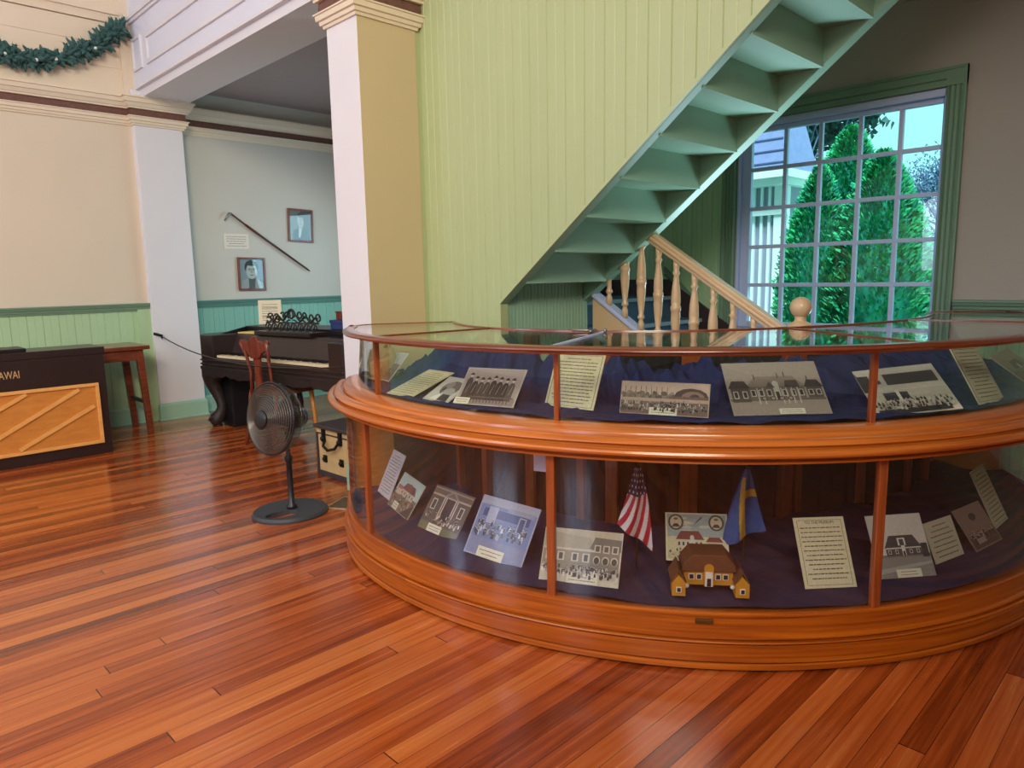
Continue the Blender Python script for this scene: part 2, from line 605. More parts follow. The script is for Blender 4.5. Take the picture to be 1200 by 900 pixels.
def beadboard(mb, u0, u1, zb, zt, at, pitch=0.122, mi=0, sign=1, dep=0.006):
    # boards with V joints and a small centre bead; at(u, depth, z) gives the point
    us = []
    n = max(1, int(math.ceil((u1 - u0) / pitch)))
    for i in range(n):
        s = u0 + i * pitch
        for du, d in ((0, dep), (0.004, 0), (pitch * .5 - .004, 0), (pitch * .5, dep * .45), (pitch * .5 + .004, 0), (pitch - 0.004, 0)):
            if s + du < u1 - 1e-6:
                us.append((s + du, d))
    us.append((u1, 0))
    vs = []
    for u, d in us:
        vs.append(at(u, d, zb(u)))
        vs.append(at(u, d, zt(u)))
    fs = [(2 * i, 2 * i + 2, 2 * i + 3, 2 * i + 1) for i in range(len(us) - 1)]
    mb.add(vs, fs, mi)
    return mb

# ================================================================== ROOM SHELL
struct(MB().box((-5, -5, -0.12), (4.9, 7.6, 0)).build('floor', M_FLOOR))
struct(MB().box((-5.1, -5.1, 5.0), (5.2, 7.7, 5.1)).build('ceiling', M_WHITE))
struct(MB().box((-5.12, -5, 0), (-5, 7.6, 5)).build('wall_rear', M_CREAM))
struct(MB().box((-5, -5.12, 0), (5.0, -5, 5)).build('wall_near', M_CREAM))

# left wall (faces -Y): plaster, board-clad upper part
wl = sempty('wall_left')
MB().box((-5, 7.40, 0), (2.36, 7.6, 3.05)).build('plaster', M_CREAM, wl)
m = MB()
zs = [3.05, 3.295, 3.49, 3.68]
for a, b in zip(zs, zs[1:]):
    m.prism([(7.40, a + .004), (7.40, b - .004), (7.406, b), (7.6, b), (7.6, a), (7.406, a)], -5, 2.33, axis=0)
m.box((-5, 7.385, 3.684), (2.33, 7.6, 3.755))
m.box((-5, 7.365, 3.755), (2.33, 7.6, 3.785))
m.box((-5, 7.40, 3.785), (2.33, 7.6, 5))
m.box((2.315, 7.38, 3.05), (2.42, 7.6, 5))
m.build('upper_boards', M_MOULD, wl)
m = MB()
beadboard(m, -5, 2.24, lambda u: 0.16, lambda u: 1.09, lambda u, d, z: (u, 7.385 + d, z))
m.box((2.24, 7.365, 0), (2.355, 7.40, 1.10))
m.build('beadboard', M_SAGE, wl)

# pilaster
struct(MB().box((2.355, 7.326, 0), (2.79, 7.6, 3.12)).build('wall_pilaster', M_WHITE, bevel=0.004))
# alcove back wall
wa = sempty('wall_alcove')
MB().box((2.79, 7.50, 0), (4.9, 7.6, 3.4)).build('plaster', M_GREY, wa)
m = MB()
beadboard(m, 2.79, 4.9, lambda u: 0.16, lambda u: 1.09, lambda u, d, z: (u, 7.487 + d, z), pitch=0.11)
m.build('beadboard', M_GREEN_COOL_LIT, wa)
struct(MB().box((2.86, 3.9, 3.22), (4.9, 7.6, 3.3)).build('ceiling_alcove', M_CEIL))

# chair rails, baseboards, crown as swept mouldings
CR = [(0, 1.085), (0.012, 1.085), (0.014, 1.10), (0.022, 1.104), (0.024, 1.12), (0.034, 1.125), (0.040, 1.142), (0.046, 1.146), (0.046, 1.156), (0, 1.158)]
m = MB()
sweep(m, [(-5, 7.385), (2.35, 7.385)], CR, side=-1)
struct(m.build('trim_1', M_DGREEN))
m = MB()
sweep(m, [(2.795, 7.487), (4.9, 7.487)], CR, side=-1)
struct(m.build('trim_2', mat('rail_paint_cool_lit', (92, 140, 130), 0.5)))  # rail green tinted teal for the cool alcove light
BB = [(0, 0), (0.022, 0), (0.022, 0.015), (0.014, 0.02), (0.014, 0.145), (0.008, 0.165), (0, 0.17)]
m = MB()
sweep(m, [(-5, 7.385), (2.24, 7.385)], BB, side=-1)
struct(m.build('baseboard_left', M_BASEG))
m = MB()
sweep(m, [(2.357, 7.40), (2.357, 7.324), (2.792, 7.324), (2.792, 7.487), (4.9, 7.487)], BB, side=-1)
struct(m.build('baseboard_alcove', M_BASEG))
CLO = [(0, 2.800), (0.012, 2.800), (0.016, 2.815), (0.026, 2.818), (0.030, 2.838), (0.042, 2.842), (0.046, 2.868), (0.054, 2.872), (0.054, 2.880), (0, 2.880)]
CBAND = [(0, 2.880), (0.026, 2.880), (0.030, 2.912), (0.026, 2.945), (0, 2.945)]
CUP = [(0, 2.945), (0.048, 2.945), (0.050, 2.958), (0.058, 2.962), (0.074, 2.992), (0.084, 2.996), (0.092, 3.030), (0.104, 3.034), (0.104, 3.052), (0, 3.056)]
CPATH = [(-5, 7.40), (2.355, 7.40), (2.355, 7.326), (2.79, 7.326), (2.79, 7.50), (4.9, 7.50)]
m = MB()
sweep(m, CPATH, CLO, 0, side=-1)
sweep(m, CPATH, CBAND, 1, side=-1)
sweep(m, CPATH, CUP, 0, side=-1)
struct(m.build('trim_3', [M_MOULD, M_BAND]))

struct(MB().box((2.85, -5, 3.19), (4.9, .30, 3.28)).box((3.65, .30, 3.19), (4.9, 3.9, 3.28)).build('ceiling_mezzanine', M_CEIL))

# beam / balcony front above the pilaster and column
bm_ = sempty('wall_balcony')
MB().box((2.41, 3.60, 3.12), (2.86, 7.45, 5.0)).build('fascia', mat('cool_white_paint', (226, 228, 240), 0.5, var=0.03, scale=2), bm_)
MB().box((2.43, 3.62, 3.05), (2.84, 7.34, 3.12)).build('beam', M_WHITE, bm_)
m = MB()
for k in range(4):
    y = 4.6 + k * 0.8
    m.box((2.80, y, 3.10), (2.90, y + 0.34, 3.118))
m.build('soffit_block', M_CEIL, bm_)
m = MB()
def frameX(m, x, y0, y1, z0, z1, w=0.035, d=0.018):
    m.box((x - d, y0, z0), (x, y0 + w, z1))
    m.box((x - d, y1 - w, z0), (x, y1, z1))
    m.box((x - d, y0 + w, z0), (x, y1 - w, z0 + w))
    m.box((x - d, y0 + w, z1 - w), (x, y1 - w, z1))
frameX(m, 2.41, 5.0, 6.98, 3.27, 3.52)
frameX(m, 2.41, 7.10, 7.33, 3.27, 3.55, 0.02)
m.box((2.375, 3.6, 3.715), (2.41, 7.39, 3.745))
m.box((2.39, 3.6, 3.690), (2.41, 7.39, 3.715))
m.box((2.395, 3.6, 3.12), (2.41, 7.33, 3.145))
m.build('moulding', M_WHITE, bm_)

# square column
colm = sempty('wall_column')
MB().box((2.36, 3.575, 0), (2.765, 3.895, 3.06)).build('shaft', [M_WHITE], colm, bevel=0.004)
MB().box((2.3601, 3.5735, 0.2), (2.7649, 3.575, 2.80)).build('warm_shade_face', mat('column_warm_shade', (204, 186, 146), 0.55, var=0.06, scale=1.6), colm)  # warm, dimmer light on this side of the white column put in as colour
m = MB()
cp = [(2.36, 3.575), (2.765, 3.575), (2.765, 3.895), (2.36, 3.895)]
sweep(m, cp, CLO, 0, closed=True, side=-1)
sweep(m, cp, CBAND, 1, closed=True, side=-1)
sweep(m, cp, CUP, 0, closed=True, side=-1)
m.build('capital', [M_MOULD, M_BAND], colm)
MB().box((2.34, 3.555, 0), (2.785, 3.915, 0.17)).build('plinth', M_BASEG, colm, bevel=0.004)

# ------------------------------------------------------------------ window wall (faces -X) at X = 4.9
XW = 4.9
WY0, WY1, WZ0, WZ1 = 1.286, 2.60, 0.94, 2.37
wr = sempty('wall_right')
m = MB()
m.box((XW, -5, 0), (5.1, WY0, 5))
m.box((XW, WY1, 0), (5.1, 7.6, 5))
m.box((XW, WY0, 0), (5.1, WY1, WZ0))
m.box((XW, WY0, WZ1), (5.1, WY1, 5))
m.build('plaster', M_TAUPE, wr)
m = MB()
beadboard(m, -5, 1.185, lambda u: 0.1, lambda u: 1.09, lambda u, d, z: (XW - 0.013 + d, u, z), pitch=0.11)
beadboard(m, 1.185, 2.62, lambda u: 0.1, lambda u: 0.9, lambda u, d, z: (XW - 0.013 + d, u, z), pitch=0.11)
beadboard(m, 2.71, 4.2, lambda u: 0.1, lambda u: 2.50, lambda u, d, z: (XW - 0.013 + d, u, z), pitch=0.085)
m.build('beadboard', M_SAGE, wr)
m = MB()
sweep(m, [(XW - 0.013, 1.17), (XW - 0.013, -5)], CR, side=-1)
struct(m.build('trim_4', M_DGREEN))
m = MB()
for p in (CLO, CUP):
    sweep(m, [(XW, 3.9), (XW, -5)], [(a, b + .13) for a, b in p], 0, side=-1)
sweep(m, [(XW, 3.9), (XW, -5)], [(a, b + .13) for a, b in CBAND], 1, side=-1)
struct(m.build('trim_5', [M_TAUPE, M_BAND]))  # crown in taupe, not cream: its unlit tone is put into the colour

win = sempty('window_1')
m = MB()   # fluted green casing
def flute_v(y0, y1, z0, z1):
    w = y1 - y0
    p = [(0, 0), (0, .028), (.10, .034), (.16, .022), (.22, .030), (.36, .030), (.42, .022), (.48, .030), (.62, .030), (.68, .022), (.74, .030), (.90, .036), (1, .036), (1, 0)]
    m.prism([(XW - d, y0 + w * t) for t, d in p], z0, z1, axis=2)
flute_v(1.286, 1.186, 0.90, 2.50)
flute_v(2.61, 2.71, 0.90, 2.50)
p = [(0, 0), (0, .030), (.3, .030), (.36, .022), (.42, .030), (.8, .030), (.86, .038), (1, .038), (1, 0)]
m.prism([(XW - d, 2.395 + 0.105 * t) for t, d in p], 1.186, 2.71, axis=1)
m.box((XW - .034, 1.186, 2.395), (XW, 1.290, 2.50)); m.box((XW - .034, 2.606, 2.395), (XW, 2.71, 2.50))
m.build('casing', M_DGREEN, win)
m = MB()   # painted jambs and sash frame
m.box((XW - 0.005, WY0, WZ0), (5.1, WY0 + 0.012, WZ1))
m.box((XW - 0.005, WY1 - 0.012, WZ0), (5.1, WY1, WZ1))
m.box((XW - 0.005, WY0, WZ1 - 0.02), (5.1, WY1, WZ1 + 0.02))
m.box((XW - 0.05, WY0 - 0.02, WZ0 - 0.03), (5.1, WY1 + 0.02, WZ0))
m.build('jamb', M_LAV, win)
m = MB()
xs0, xs1 = XW + 0.035, XW + 0.075
ys = [1.316, 1.544, 1.784, 2.037, 2.275, 2.520]
zs = [0.985, 1.25, 1.523, 1.793, 2.066, 2.318]
m.box((xs0, WY0 + .012, WZ0), (xs1, ys[0], WZ1 - .02))
m.box((xs0, ys[-1], WZ0), (xs1, WY1 - .012, WZ1 - .02))
m.box((xs0, ys[0], WZ0), (xs1, ys[-1], zs[0]))
m.box((xs0, ys[0], zs[-1]), (xs1, ys[-1], WZ1 - .02))
m.build('sash_frame', M_LAV, win, bevel=0.004)
m = MB()
for y in ys[1:-1]:
    m.box((xs0 + .004, y - .013, zs[0]), (xs1 - .004, y + .013, zs[-1]))
for z in zs[1:-1]:
    m.box((xs0 + .006, ys[0], z - .013), (xs1 - .006, ys[-1], z + .013))
m.build('muntin', M_LAV, win, bevel=0.003)
for i in range(5):
    for j in range(5):
        MB().box((xs0 + .018, ys[i], zs[j]), (xs0 + .021, ys[i + 1], zs[j + 1])).build('pane', M_WINGL, win)

# ================================================================== STAIRCASE
XG = 2.80
SL = 0.769
zd = lambda y: 1.19 + (2.93 - y) * SL
st = thing('staircase', 'green enclosed staircase rising over the display case with open underside', 'staircase', (3.2, 2.9, 0))
st_inv = Matrix.Translation((-3.2, -2.9, 0))
def sb(mb, name, mats, bevel=0, parent=None):
    o = mb.build(name, mats, st if parent is None else parent, bevel)
    if parent is None:
        o.location = (-3.2, -2.9, 0)
    return o
# near beadboard side
m = MB()
beadboard(m, 0.35, 3.90, lambda u: 0.0 if u > 2.93 else zd(u), lambda u: 4.98, lambda u, d, z: (XG + d, u, z), pitch=0.1222)
m.prism([(0.35, 4.98), (0.35, zd(0.35)), (2.93, zd(2.93)), (2.93, 0.0), (3.9, 0.0), (3.9, 4.98)], XG + 0.008, XG + 0.05, axis=0)
m.prism([(0.35, zd(0.35)), (2.93, zd(2.93)), (2.93, zd(2.93) + .022), (0.35, zd(0.35) + .022)], XG - 0.004, XG + 0.01, axis=0)
m.box((XG - .010, 2.915, 0), (XG + .05, 2.932, zd(2.93)))
m.box((2.770, 3.58, 0), (XG + .002, 3.60, 4.9))
sb(m, 'beadboard_side', M_GREEN)
# bottom strip of the near stringer
m = MB()
m.prism([(0.35, zd(0.35) - .001), (2.93, zd(2.93) - .001), (2.93, zd(2.93) + .12), (0.35, zd(0.35) + .12)], XG + .012, XG + .062, axis=0)
sb(m, 'near_stringer', M_STAIRG)
m = MB()
m.prism([(0.35, zd(0.35)), (2.96, zd(2.96)), (2.96, zd(2.96) + .30), (0.35, zd(0.35) + .30)], 3.56, 3.64, axis=0)
sb(m, 'far_stringer', M_STAIRG, 0.004)
for i in range(12):
    y = 2.765 - 0.2157 * i
    z = 1.305 + 0.166 * i
    sb(MB().box((XG + .055, y, z), (3.565, y + .02, z + (.1659))), 'riser', M_STAIRG)
    sb(MB().box((XG + .055, y - .2157 + .0202, z + .166), (3.565, y + .030, z + .190)), 'tread', M_STAIRG)
# wall under the first step
m = MB()
beadboard(m, XG + .03, 3.60, lambda u: 0.0, lambda u: 1.42, lambda u, d, z: (u, 2.945 + d, z), pitch=0.061)
m.box((XG + .03, 2.953, 0), (3.60, 2.99, 1.42))
m.box((XG + .055, 2.785, 1.455), (3.565, 2.99, 1.47))
sb(m, 'under_stair_panel', M_STAIRG)
# lower flight
zc = lambda y: 1.211 - (2.856 - y) * 0.64
m = MB()
m.prism([(2.90, 0), (2.90, zc(2.90) - .03), (1.56, zc(1.56) - .03), (1.56, 0)], 3.60, 3.64, axis=0)
sb(m, 'closed_stringer', M_TAN)
m = MB()
m.prism([(2.90, zc(2.90) - .03), (2.90, zc(2.90)), (1.56, zc(1.56)), (1.56, zc(1.56) - .03)], 3.585, 3.665, axis=0)
sb(m, 'stringer_cap', M_LAV, 0.004)
for k in range(7):
    z = 1.17 - 0.167 * k
    y = 3.12 - 0.26 * k
    sb(MB().box((3.64, y + .015, max(0, z - .167)), (4.885, y + .035, z - .03)), 'riser', M_BLUEG)
    if k == 0:
        m = MB().box((3.60, y, z - .03), (4.885, 4.2, z))
    else:
        m = MB().box((3.64, y, z - .03), (4.885, y + .29, z))
    m.box((3.64, y - .012, z - .028), (4.885, y, z - .002), 1)
    sb(m, 'landing' if k == 0 else 'tread', [M_BLUEG, M_TREADW])
m = MB()
m.prism([(4.2, 1.17), (3.16, 1.17), (3.16, 1.30), (4.2, 1.30)], 4.862, 4.888, axis=0)
m.prism([(3.16, 1.10), (3.16, 1.30), (1.60, 1.30 - 1.56 * .64), (1.60, 0)], 4.862, 4.888, axis=0)
sb(m, 'wall_skirt', M_DKBROWN)
m = MB()
m.prism([(3.2, 1.36), (3.2, 1.40), (2.72, 1.40 - .48 * .88), (2.72, 1.36 - .48 * .88)], 4.868, 4.888, axis=0)
m.prism([(3.2, 1.33), (3.2, 1.345), (2.72, 1.345 - .48 * .88), (2.72, 1.33 - .48 * .88)], 4.872, 4.888, axis=0)
sb(m, 'wall_moulding', M_DGREEN)
# handrail
zr = lambda y: 1.563 - (2.405 - y) * 0.645
m = MB()
for (dx, a, b) in ((.030, -.028, 0), (.036, -.05, -.026), (.024, -.075, -.048)):
    m.prism([(2.62, zr(2.62) + a), (2.62, zr(2.62) + b), (1.575, zr(1.575) + b), (1.575, zr(1.575) + a)], 3.61 - dx, 3.61 + dx, axis=0)
sb(m, 'handrail', M_TAN, 0.007)
# balusters
BP = [(.019, 0), (.019, .05), (.012, .07), (.012, .075), (.022, .085), (.022, .095), (.014, .11), (.024, .20), (.028, .26), (.027, .30), (.031, .305), (.031, .33), (.026, .335), (.028, .36), (.026, .42), (.016, .50), (.014, .52), (.024, .535), (.014, .55), (.018, .57), (.018, .62)]
proto = None
for k in range(9):
    y = 2.775 - 0.1215 * k
    z0 = zc(y) - .004
    top = min(zr(y) - .06, zd(y) + .02)
    H = top - z0
    m = MB()
    full = zr(y) - .06 - z0
    pr = [(r, z / .62 * full) for r, z in BP if z / .62 * full <= H + 1e-6]
    if pr[-1][1] < H:
        pr.append((pr[-1][0], H))
    m.lathe(pr, (3.61, y, z0), 16)
    sb(m, 'baluster', M_TAN)
m = MB().box((3.55, 1.49, 0), (3.67, 1.61, 1.06))
m.box((3.54, 1.48, 1.04), (3.68, 1.62, 1.065))
npst = sb(m, 'newel_post', M_TAN, 0.006)
m = MB()
m.lathe([(.062, 1.065), (.062, 1.073), (.050, 1.082), (.030, 1.092), (.026, 1.105), (.030, 1.115)], (3.61, 1.55, 0), 28)
m.ball((3.61, 1.55, 1.162), 0.054)
o = m.build('ball_finial', M_TAN, npst)

# back wall of the landing
wbk = sempty('wall_landing')
m = MB()
beadboard(m, 3.0, 4.9, lambda u: 1.17, lambda u: 2.95, lambda u, d, z: (u, 4.19 + d, z), pitch=0.09)
m.box((2.85, 4.2, 0), (4.9, 4.3, 5))
m.build('beadboard', M_SAGE, wbk)
struct(MB().box((3.64, 4.165, 1.171), (4.86, 4.189, 1.29)).build('baseboard_landing', M_DKBROWN))

# ================================================================== DISPLAY CASE
CX, CY = 3.546, 2.31
TH0, TH1 = 145.5, 309.0
RT = [(140, 1.23), (159, 1.262), (171, 1.262), (185, 1.215), (200, 1.20), (226, 1.125), (240, 1.10), (249, 1.12), (265, 1.16), (283, 1.25), (296, 1.35), (312, 1.47)]
def rin(t):
    for (a, ra), (b, rb) in zip(RT, RT[1:]):
        if t <= b:
            k = (t - a) / (b - a)
            k = max(0, k)
            return ra + (rb - ra) * k
    return RT[-1][1]
# smoothed version
def rins(t):
    return sum(rin(t + d) for d in (-8, -5, -2, 0, 2, 5, 8)) / 7
def dr(t, z=0.0):
    # the outer face curls inwards at the left end of the case
    return (.11 if z > 1.04 else .055) * ((167 - t) / 21) ** 1.3 if t < 167 else 0.0
def pol(t, r, z):
    return (r * math.cos(R(t)), r * math.sin(R(t)), z)
case = thing('display_case', 'large curved two-tier wood and glass museum display case in front of the staircase', 'display case', (CX, CY, 0))
def ring(mb, prof, t0, t1, n=96, mi=0, inner=False):
    # prof: [(r, z)] closed loop; if inner, r is an offset from the inner outline
    k = len(prof)
    vs = []
    for i in range(n + 1):
        t = t0 + (t1 - t0) * i / n
        for r, z in prof:
            vs.append(pol(t, (rins(t) + r) if inner else r - dr(t, z), z))
    fs = []
    for i in range(n):
        for j in range(k):
            j2 = (j + 1) % k
            fs.append((i * k + j, (i + 1) * k + j, (i + 1) * k + j2, i * k + j2))
    fs.append(tuple(range(k)))
    fs.append(tuple(n * k + j for j in range(k))[::-1])
    mb.add(vs, fs, mi, True)
    return mb
def sharp(o, ang=35):
    me = o.data
    md = o.modifiers.new('edge_split', 'EDGE_SPLIT')
    md.split_angle = R(ang)
    return o
# base
m = MB()
ring(m, [(1.84, 0.008), (1.904, 0.008), (1.912, .012), (1.912, .027), (1.906, .031), (1.897, .031), (1.897, .035), (1.907, .037), (1.908, .100), (1.898, .101), (1.898, .105), (1.914, .106), (1.918, .110), (1.914, .114), (1.900, .115), (1.900, .119), (1.908, .120), (1.909, .124), (1.900, .126), (1.894, .130), (1.893, .194), (1.898, .197), (1.898, .204), (1.892, .208), (1.868, .208), (1.84, .20)], TH0, TH1)
sharp(m.build('base_plinth', M_CASED, case), 28)
m = MB()
ring(m, [(1.86, 0.0), (1.893, 0.0), (1.893, .010), (1.86, .010)], TH0, TH1)
m.build('toe_strip', M_DKBROWN, case)  # recessed toe coloured dark for the shadow under the base
m = MB()
n = 90
vs, fs = [], []
for i in range(n + 1):
    t = TH0 + (TH1 - TH0) * i / n
    for r, z in ((rins(t) + .0, .17), (1.85 - dr(t), .17), (1.85 - dr(t), .195), (rins(t), .195)):
        vs.append(pol(t, r, z))
for i in range(n):
    for j in range(4):
        fs.append((i * 4 + j, (i + 1) * 4 + j, (i + 1) * 4 + (j + 1) % 4, i * 4 + (j + 1) % 4))
fs += [(0, 1, 2, 3), (n * 4 + 3, n * 4 + 2, n * 4 + 1, n * 4)]
m.add(vs, fs)
m.build('bottom_shelf', M_CASED, case)
m = MB()
vs = [(x, y, z + .615) for x, y, z in vs]
m.add(vs, fs)
m.build('middle_shelf', M_CASED, case)
# ledge moulding between the tiers
m = MB()
LEDGE = [(1.80, .735), (1.922, .733), (1.928, .735), (1.930, .742), (1.926, .745), (1.918, .746), (1.918, .757), (1.952, .758), (1.963, .763), (1.966, .771), (1.963, .778), (1.953, .784), (1.943, .785),
         (1.938, .785), (1.937, .768), (1.928, .768), (1.929, .788), (1.935, .796), (1.930, .804), (1.918, .811), (1.905, .813), (1.899, .813), (1.898, .796), (1.888, .796), (1.888, .814), (1.884, .822), (1.872, .828), (1.860, .830), (1.852, .833), (1.838, .8365), (1.80, .837)]
ring(m, LEDGE, TH0 - .3, TH1, 120)
sharp(m.build('ledge_moulding', M_CASE, case), 28)
# top rim
m = MB()
ring(m, [(1.842, 1.088), (1.880, 1.087), (1.893, 1.090), (1.899, 1.096), (1.897, 1.103), (1.886, 1.108), (1.866, 1.110), (1.842, 1.109)], 150, TH1, 110)
sharp(m.build('top_rim', M_RIM, case), 60)
# rounded end corner of the top rim
m = MB()
def bez(a, b, c, n=12):
    a, b, c = Vector(a), Vector(b), Vector(c)
    return [a * (1 - t) ** 2 + b * 2 * t * (1 - t) + c * t * t for t in [i / n for i in range(n + 1)]]
endp = bez(pol(150.3, 1.874 - dr(150.3, 1.1), 1.097), pol(146.4, 1.885 - dr(146.5, 1.1), 1.097), pol(145.4, 1.66, 1.097))
endp += [Vector(pol(145.2, 1.5, 1.097)), Vector(pol(144.9, rins(145) + .01, 1.097))]
m.tube([tuple(p) for p in endp], [.019, .017, .015, .013] + [.0115] * (len(endp) - 4), 10)
m.build('top_rim', M_RIM, case)
m = MB()
ring(m, [(-.010, 1.085), (.012, 1.085), (.014, 1.098), (.010, 1.110), (-.008, 1.110), (-.014, 1.098)], TH0 - .3, TH1, 100, inner=True)
sharp(m.build('inner_rim', M_RIM, case), 60)
MB().tube([pol(TH1, rins(TH1), 1.097), pol(TH1, 1.88, 1.097)], .013, 8).build('inner_rim', M_RIM, case)
# shelf edge on the staff side and inner sill
m = MB()
ring(m, [(-.012, .0), (.012, .0), (.012, .20), (-.012, .20)], TH0, TH1, 90, inner=True)
m.build('inner_sill', M_CASED, case)
m = MB()
ring(m, [(-.012, .775), (.014, .775), (.014, .845), (-.012, .845)], TH0, TH1, 90, inner=True)
m.build('inner_sill', M_CASED, case)
# posts
PT = [169.3, 201.1, 235.2, 268.0, 290.0]
def radbox(mb, t, r0, r1, z0, z1, w, mi=0):
    Mx = Matrix.Rotation(R(t), 4, 'Z')
    mb.box((r0, -w / 2, z0), (r1, w / 2, z1), mi, Mx)
    return mb
for t in PT:
    radbox(MB(), t, 1.868, 1.892, .205, .738, .031).build('lower_post', M_POST, case, bevel=0.003)
    radbox(MB(), t, 1.800, 1.822, .834, 1.090, .019).build('upper_post', M_POST, case, bevel=0.002)
# upper rim sits forward of the glass: support strip
m = MB()
ring(m, [(1.806, 1.078), (1.85, 1.078), (1.85, 1.088), (1.806, 1.088)], TH0 + 1, TH1, 100)
m.build('glass_channel', M_CASE, case)
# glass panes
def pane(t0, t1, r, z0, z1, name, mt):
    mb = MB()
    n = max(4, int((t1 - t0) / 1.5))
    ring(mb, [(r, z0), (r + .004, z0), (r + .004, z1), (r, z1)], t0, t1, n)
    return sharp(mb.build(name, mt, case), 40)
edges = [TH0 + .8] + PT + [TH1 - .5]
for a, b in zip(edges, edges[1:]):
    pane(a, b, 1.878, .207, .735, 'lower_glass', M_GLASSL)
    pane(a, b, 1.810, .836, 1.085, 'upper_glass', M_GLASS)
# top glass
DV = [TH0, 172.2, 200.9, 240.0, 279.0, TH1]
for a, b in zip(DV, DV[1:]):
    mb = MB()
    n = max(4, int((b - a) / 1.5))
    vs, fs = [], []
    for i in range(n + 1):
        t = a + (b - a) * i / n
        ro = 1.868 - dr(t, 1.1) if t > 150 else 1.71 + .085 * (t - 145.5) / 4.5
        for r, z in ((rins(t) + .008, 1.100), (ro, 1.100), (ro, 1.105), (rins(t) + .008, 1.105)):
            vs.append(pol(t, r, z))
    for i in range(n):
        for j in range(4):
            fs.append((i * 4 + j, (i + 1) * 4 + j, (i + 1) * 4 + (j + 1) % 4, i * 4 + (j + 1) % 4))
    fs += [(0, 1, 2, 3), (n * 4 + 3, n * 4 + 2, n * 4 + 1, n * 4)]
    mb.add(vs, fs)
    mb.build('top_glass', M_GLASS, case)
for t, w, mt, nm in ((172.2, .014, M_RIM, 'top_divider'), (240.0, .014, M_RIM, 'top_divider'), (279.0, .014, M_RIM, 'top_divider'), (200.9, .009, M_LAV, 'glass_joint_strip')):
    radbox(MB(), t, rins(t), 1.868, 1.092, 1.109, w).build(nm, mt, case)
# clip on the glass joint
m = MB()
m.tube([pol(199.2, rins(199) + .05, 1.113), pol(195.0, rins(195) + .06, 1.115)], .006, 8)
m.tube([pol(199.2, rins(199) + .03, 1.113), pol(199.2, rins(199) + .10, 1.113)], .007, 8)
m.ball(pol(201.4, rins(201) + .05, 1.114), .009)
m.build('glass_clip', M_SILVER, case)
# staff-side posts and rails
for t, w in ((160.2, .05), (172.2, .04), (184.7, .05), (196.3, .04), (202.7, .055), (218.0, .075), (240.0, .06), (243.0, .03), (260.7, .05), (280.0, .05), (291.5, .05), (306.0, .05)):
    m = MB()
    r = rins(t)
    radbox(m, t, r - .01, r + .058, .20, 1.088, w)
    m.build('inner_post', M_POST, case, bevel=0.003)
# end panels
m = MB()
radbox(m, TH0, rins(145) + .0, 1.83, .205, .738, .016)
m.build('end_panel', M_OAK, case)
radbox(MB(), TH0, rins(145), 1.755, .836, 1.088, .005).build('end_glass', M_GLASS, case)
radbox(MB(), TH0, 1.810, 1.835, .0, .76, .03).build('end_post', M_POST, case, bevel=0.003)
radbox(MB(), TH1, rins(309), 1.875, .205, .738, .016).build('end_panel', M_OAK, case)
radbox(MB(), TH1, rins(309), 1.80, .836, 1.088, .005).build('end_glass', M_GLASS, case)
# name plate
MB().box((1.915, -.030, .170), (1.901, .030, .186), 0, Matrix.Rotation(R(217.3), 4, 'Z') @ Matrix.Translation((-.013, 0, 0))).build('name_plate', M_BRASS, case, bevel=0.002)

# --- cloths inside the case
def hnoise(x, y, s=0):
    v = 0
    a = 1
    for f in (5.1, 9.7, 18.3):
        v += a * math.sin(f * x + 1.7 * f + s + 1.3 * math.sin(f * .7 * y + s)) * math.sin(f * .83 * y - s * 2 + 1.1 * math.sin(f * .6 * x))
        a *= .5
    return v
def sstep(a, b, x):
    k = max(0, min(1, (x - a) / (b - a)))
    return k * k * (3 - 2 * k)
AMP = [(146, .05), (152, .09), (157, .12), (163, .20), (168, .215), (174, .15), (180, .18), (188, .13), (196, .17), (203, .12), (212, .09), (222, .10), (238, .10), (250, .12), (258, .13), (266, .14), (274, .17), (283, .15), (292, .19), (300, .13), (309, .12)]
def amp(t):
    for (a, ra), (b, rb) in zip(AMP, AMP[1:]):
        if t <= b:
            return ra + (rb - ra) * sstep(0, 1, max(0, (t - a) / (b - a)))
    return AMP[-1][1]
def cloth_up(u, v):
    t = TH0 + 1.2 + (TH1 - TH0 - 2.4) * u
    ri = rins(t) + .045
    r = 1.800 - dr(t) + (ri - 1.800 + dr(t)) * v
    x, y = r * math.cos(R(t)), r * math.sin(R(t))
    z = .845 + .004 * hnoise(x * 4, y * 4) + amp(t) * sstep(.48, .92, v) * (1 + .0 * v) + .016 * sstep(.3, .6, v) * hnoise(x * 2.4, y * 2.4, 2)
    ca = t * .83 + 7 * v + 1.6 * math.sin(t * .23 + 4 * v)
    cb = t * .47 - 11 * v + 1.2 * math.sin(t * .37)
    z += sstep(.12, .5, v) * (.020 * (1 - abs(math.sin(ca))) ** 2 + .018 * (1 - abs(math.sin(cb))) ** 2)
    fold = math.sin(t * .62 + 5 * v + 2.2 * math.sin(t * .13)) * math.sin(t * .31 + 9 * v)
    z += .050 * sstep(.22, .62, v) * max(-.3, fold) * (.5 + 3 * amp(t))
    z += .020 * sstep(.35, .8, v) * math.sin(t * 1.9 + 14 * v) * math.sin(3 + 8 * v + t * .4)
    z += .012 * math.exp(-((v - .04) / .05) ** 2) * (0.5 + .5 * math.sin(t * .9))
    return (x, y, z)
m = MB()
m.grid(420, 70, cloth_up)
tag(m.build('navy_cloth', M_NAVY, loc=(CX, CY, 0), solid=0.0), 'bunched navy cloth lining the upper shelf of the display case', 'cloth')
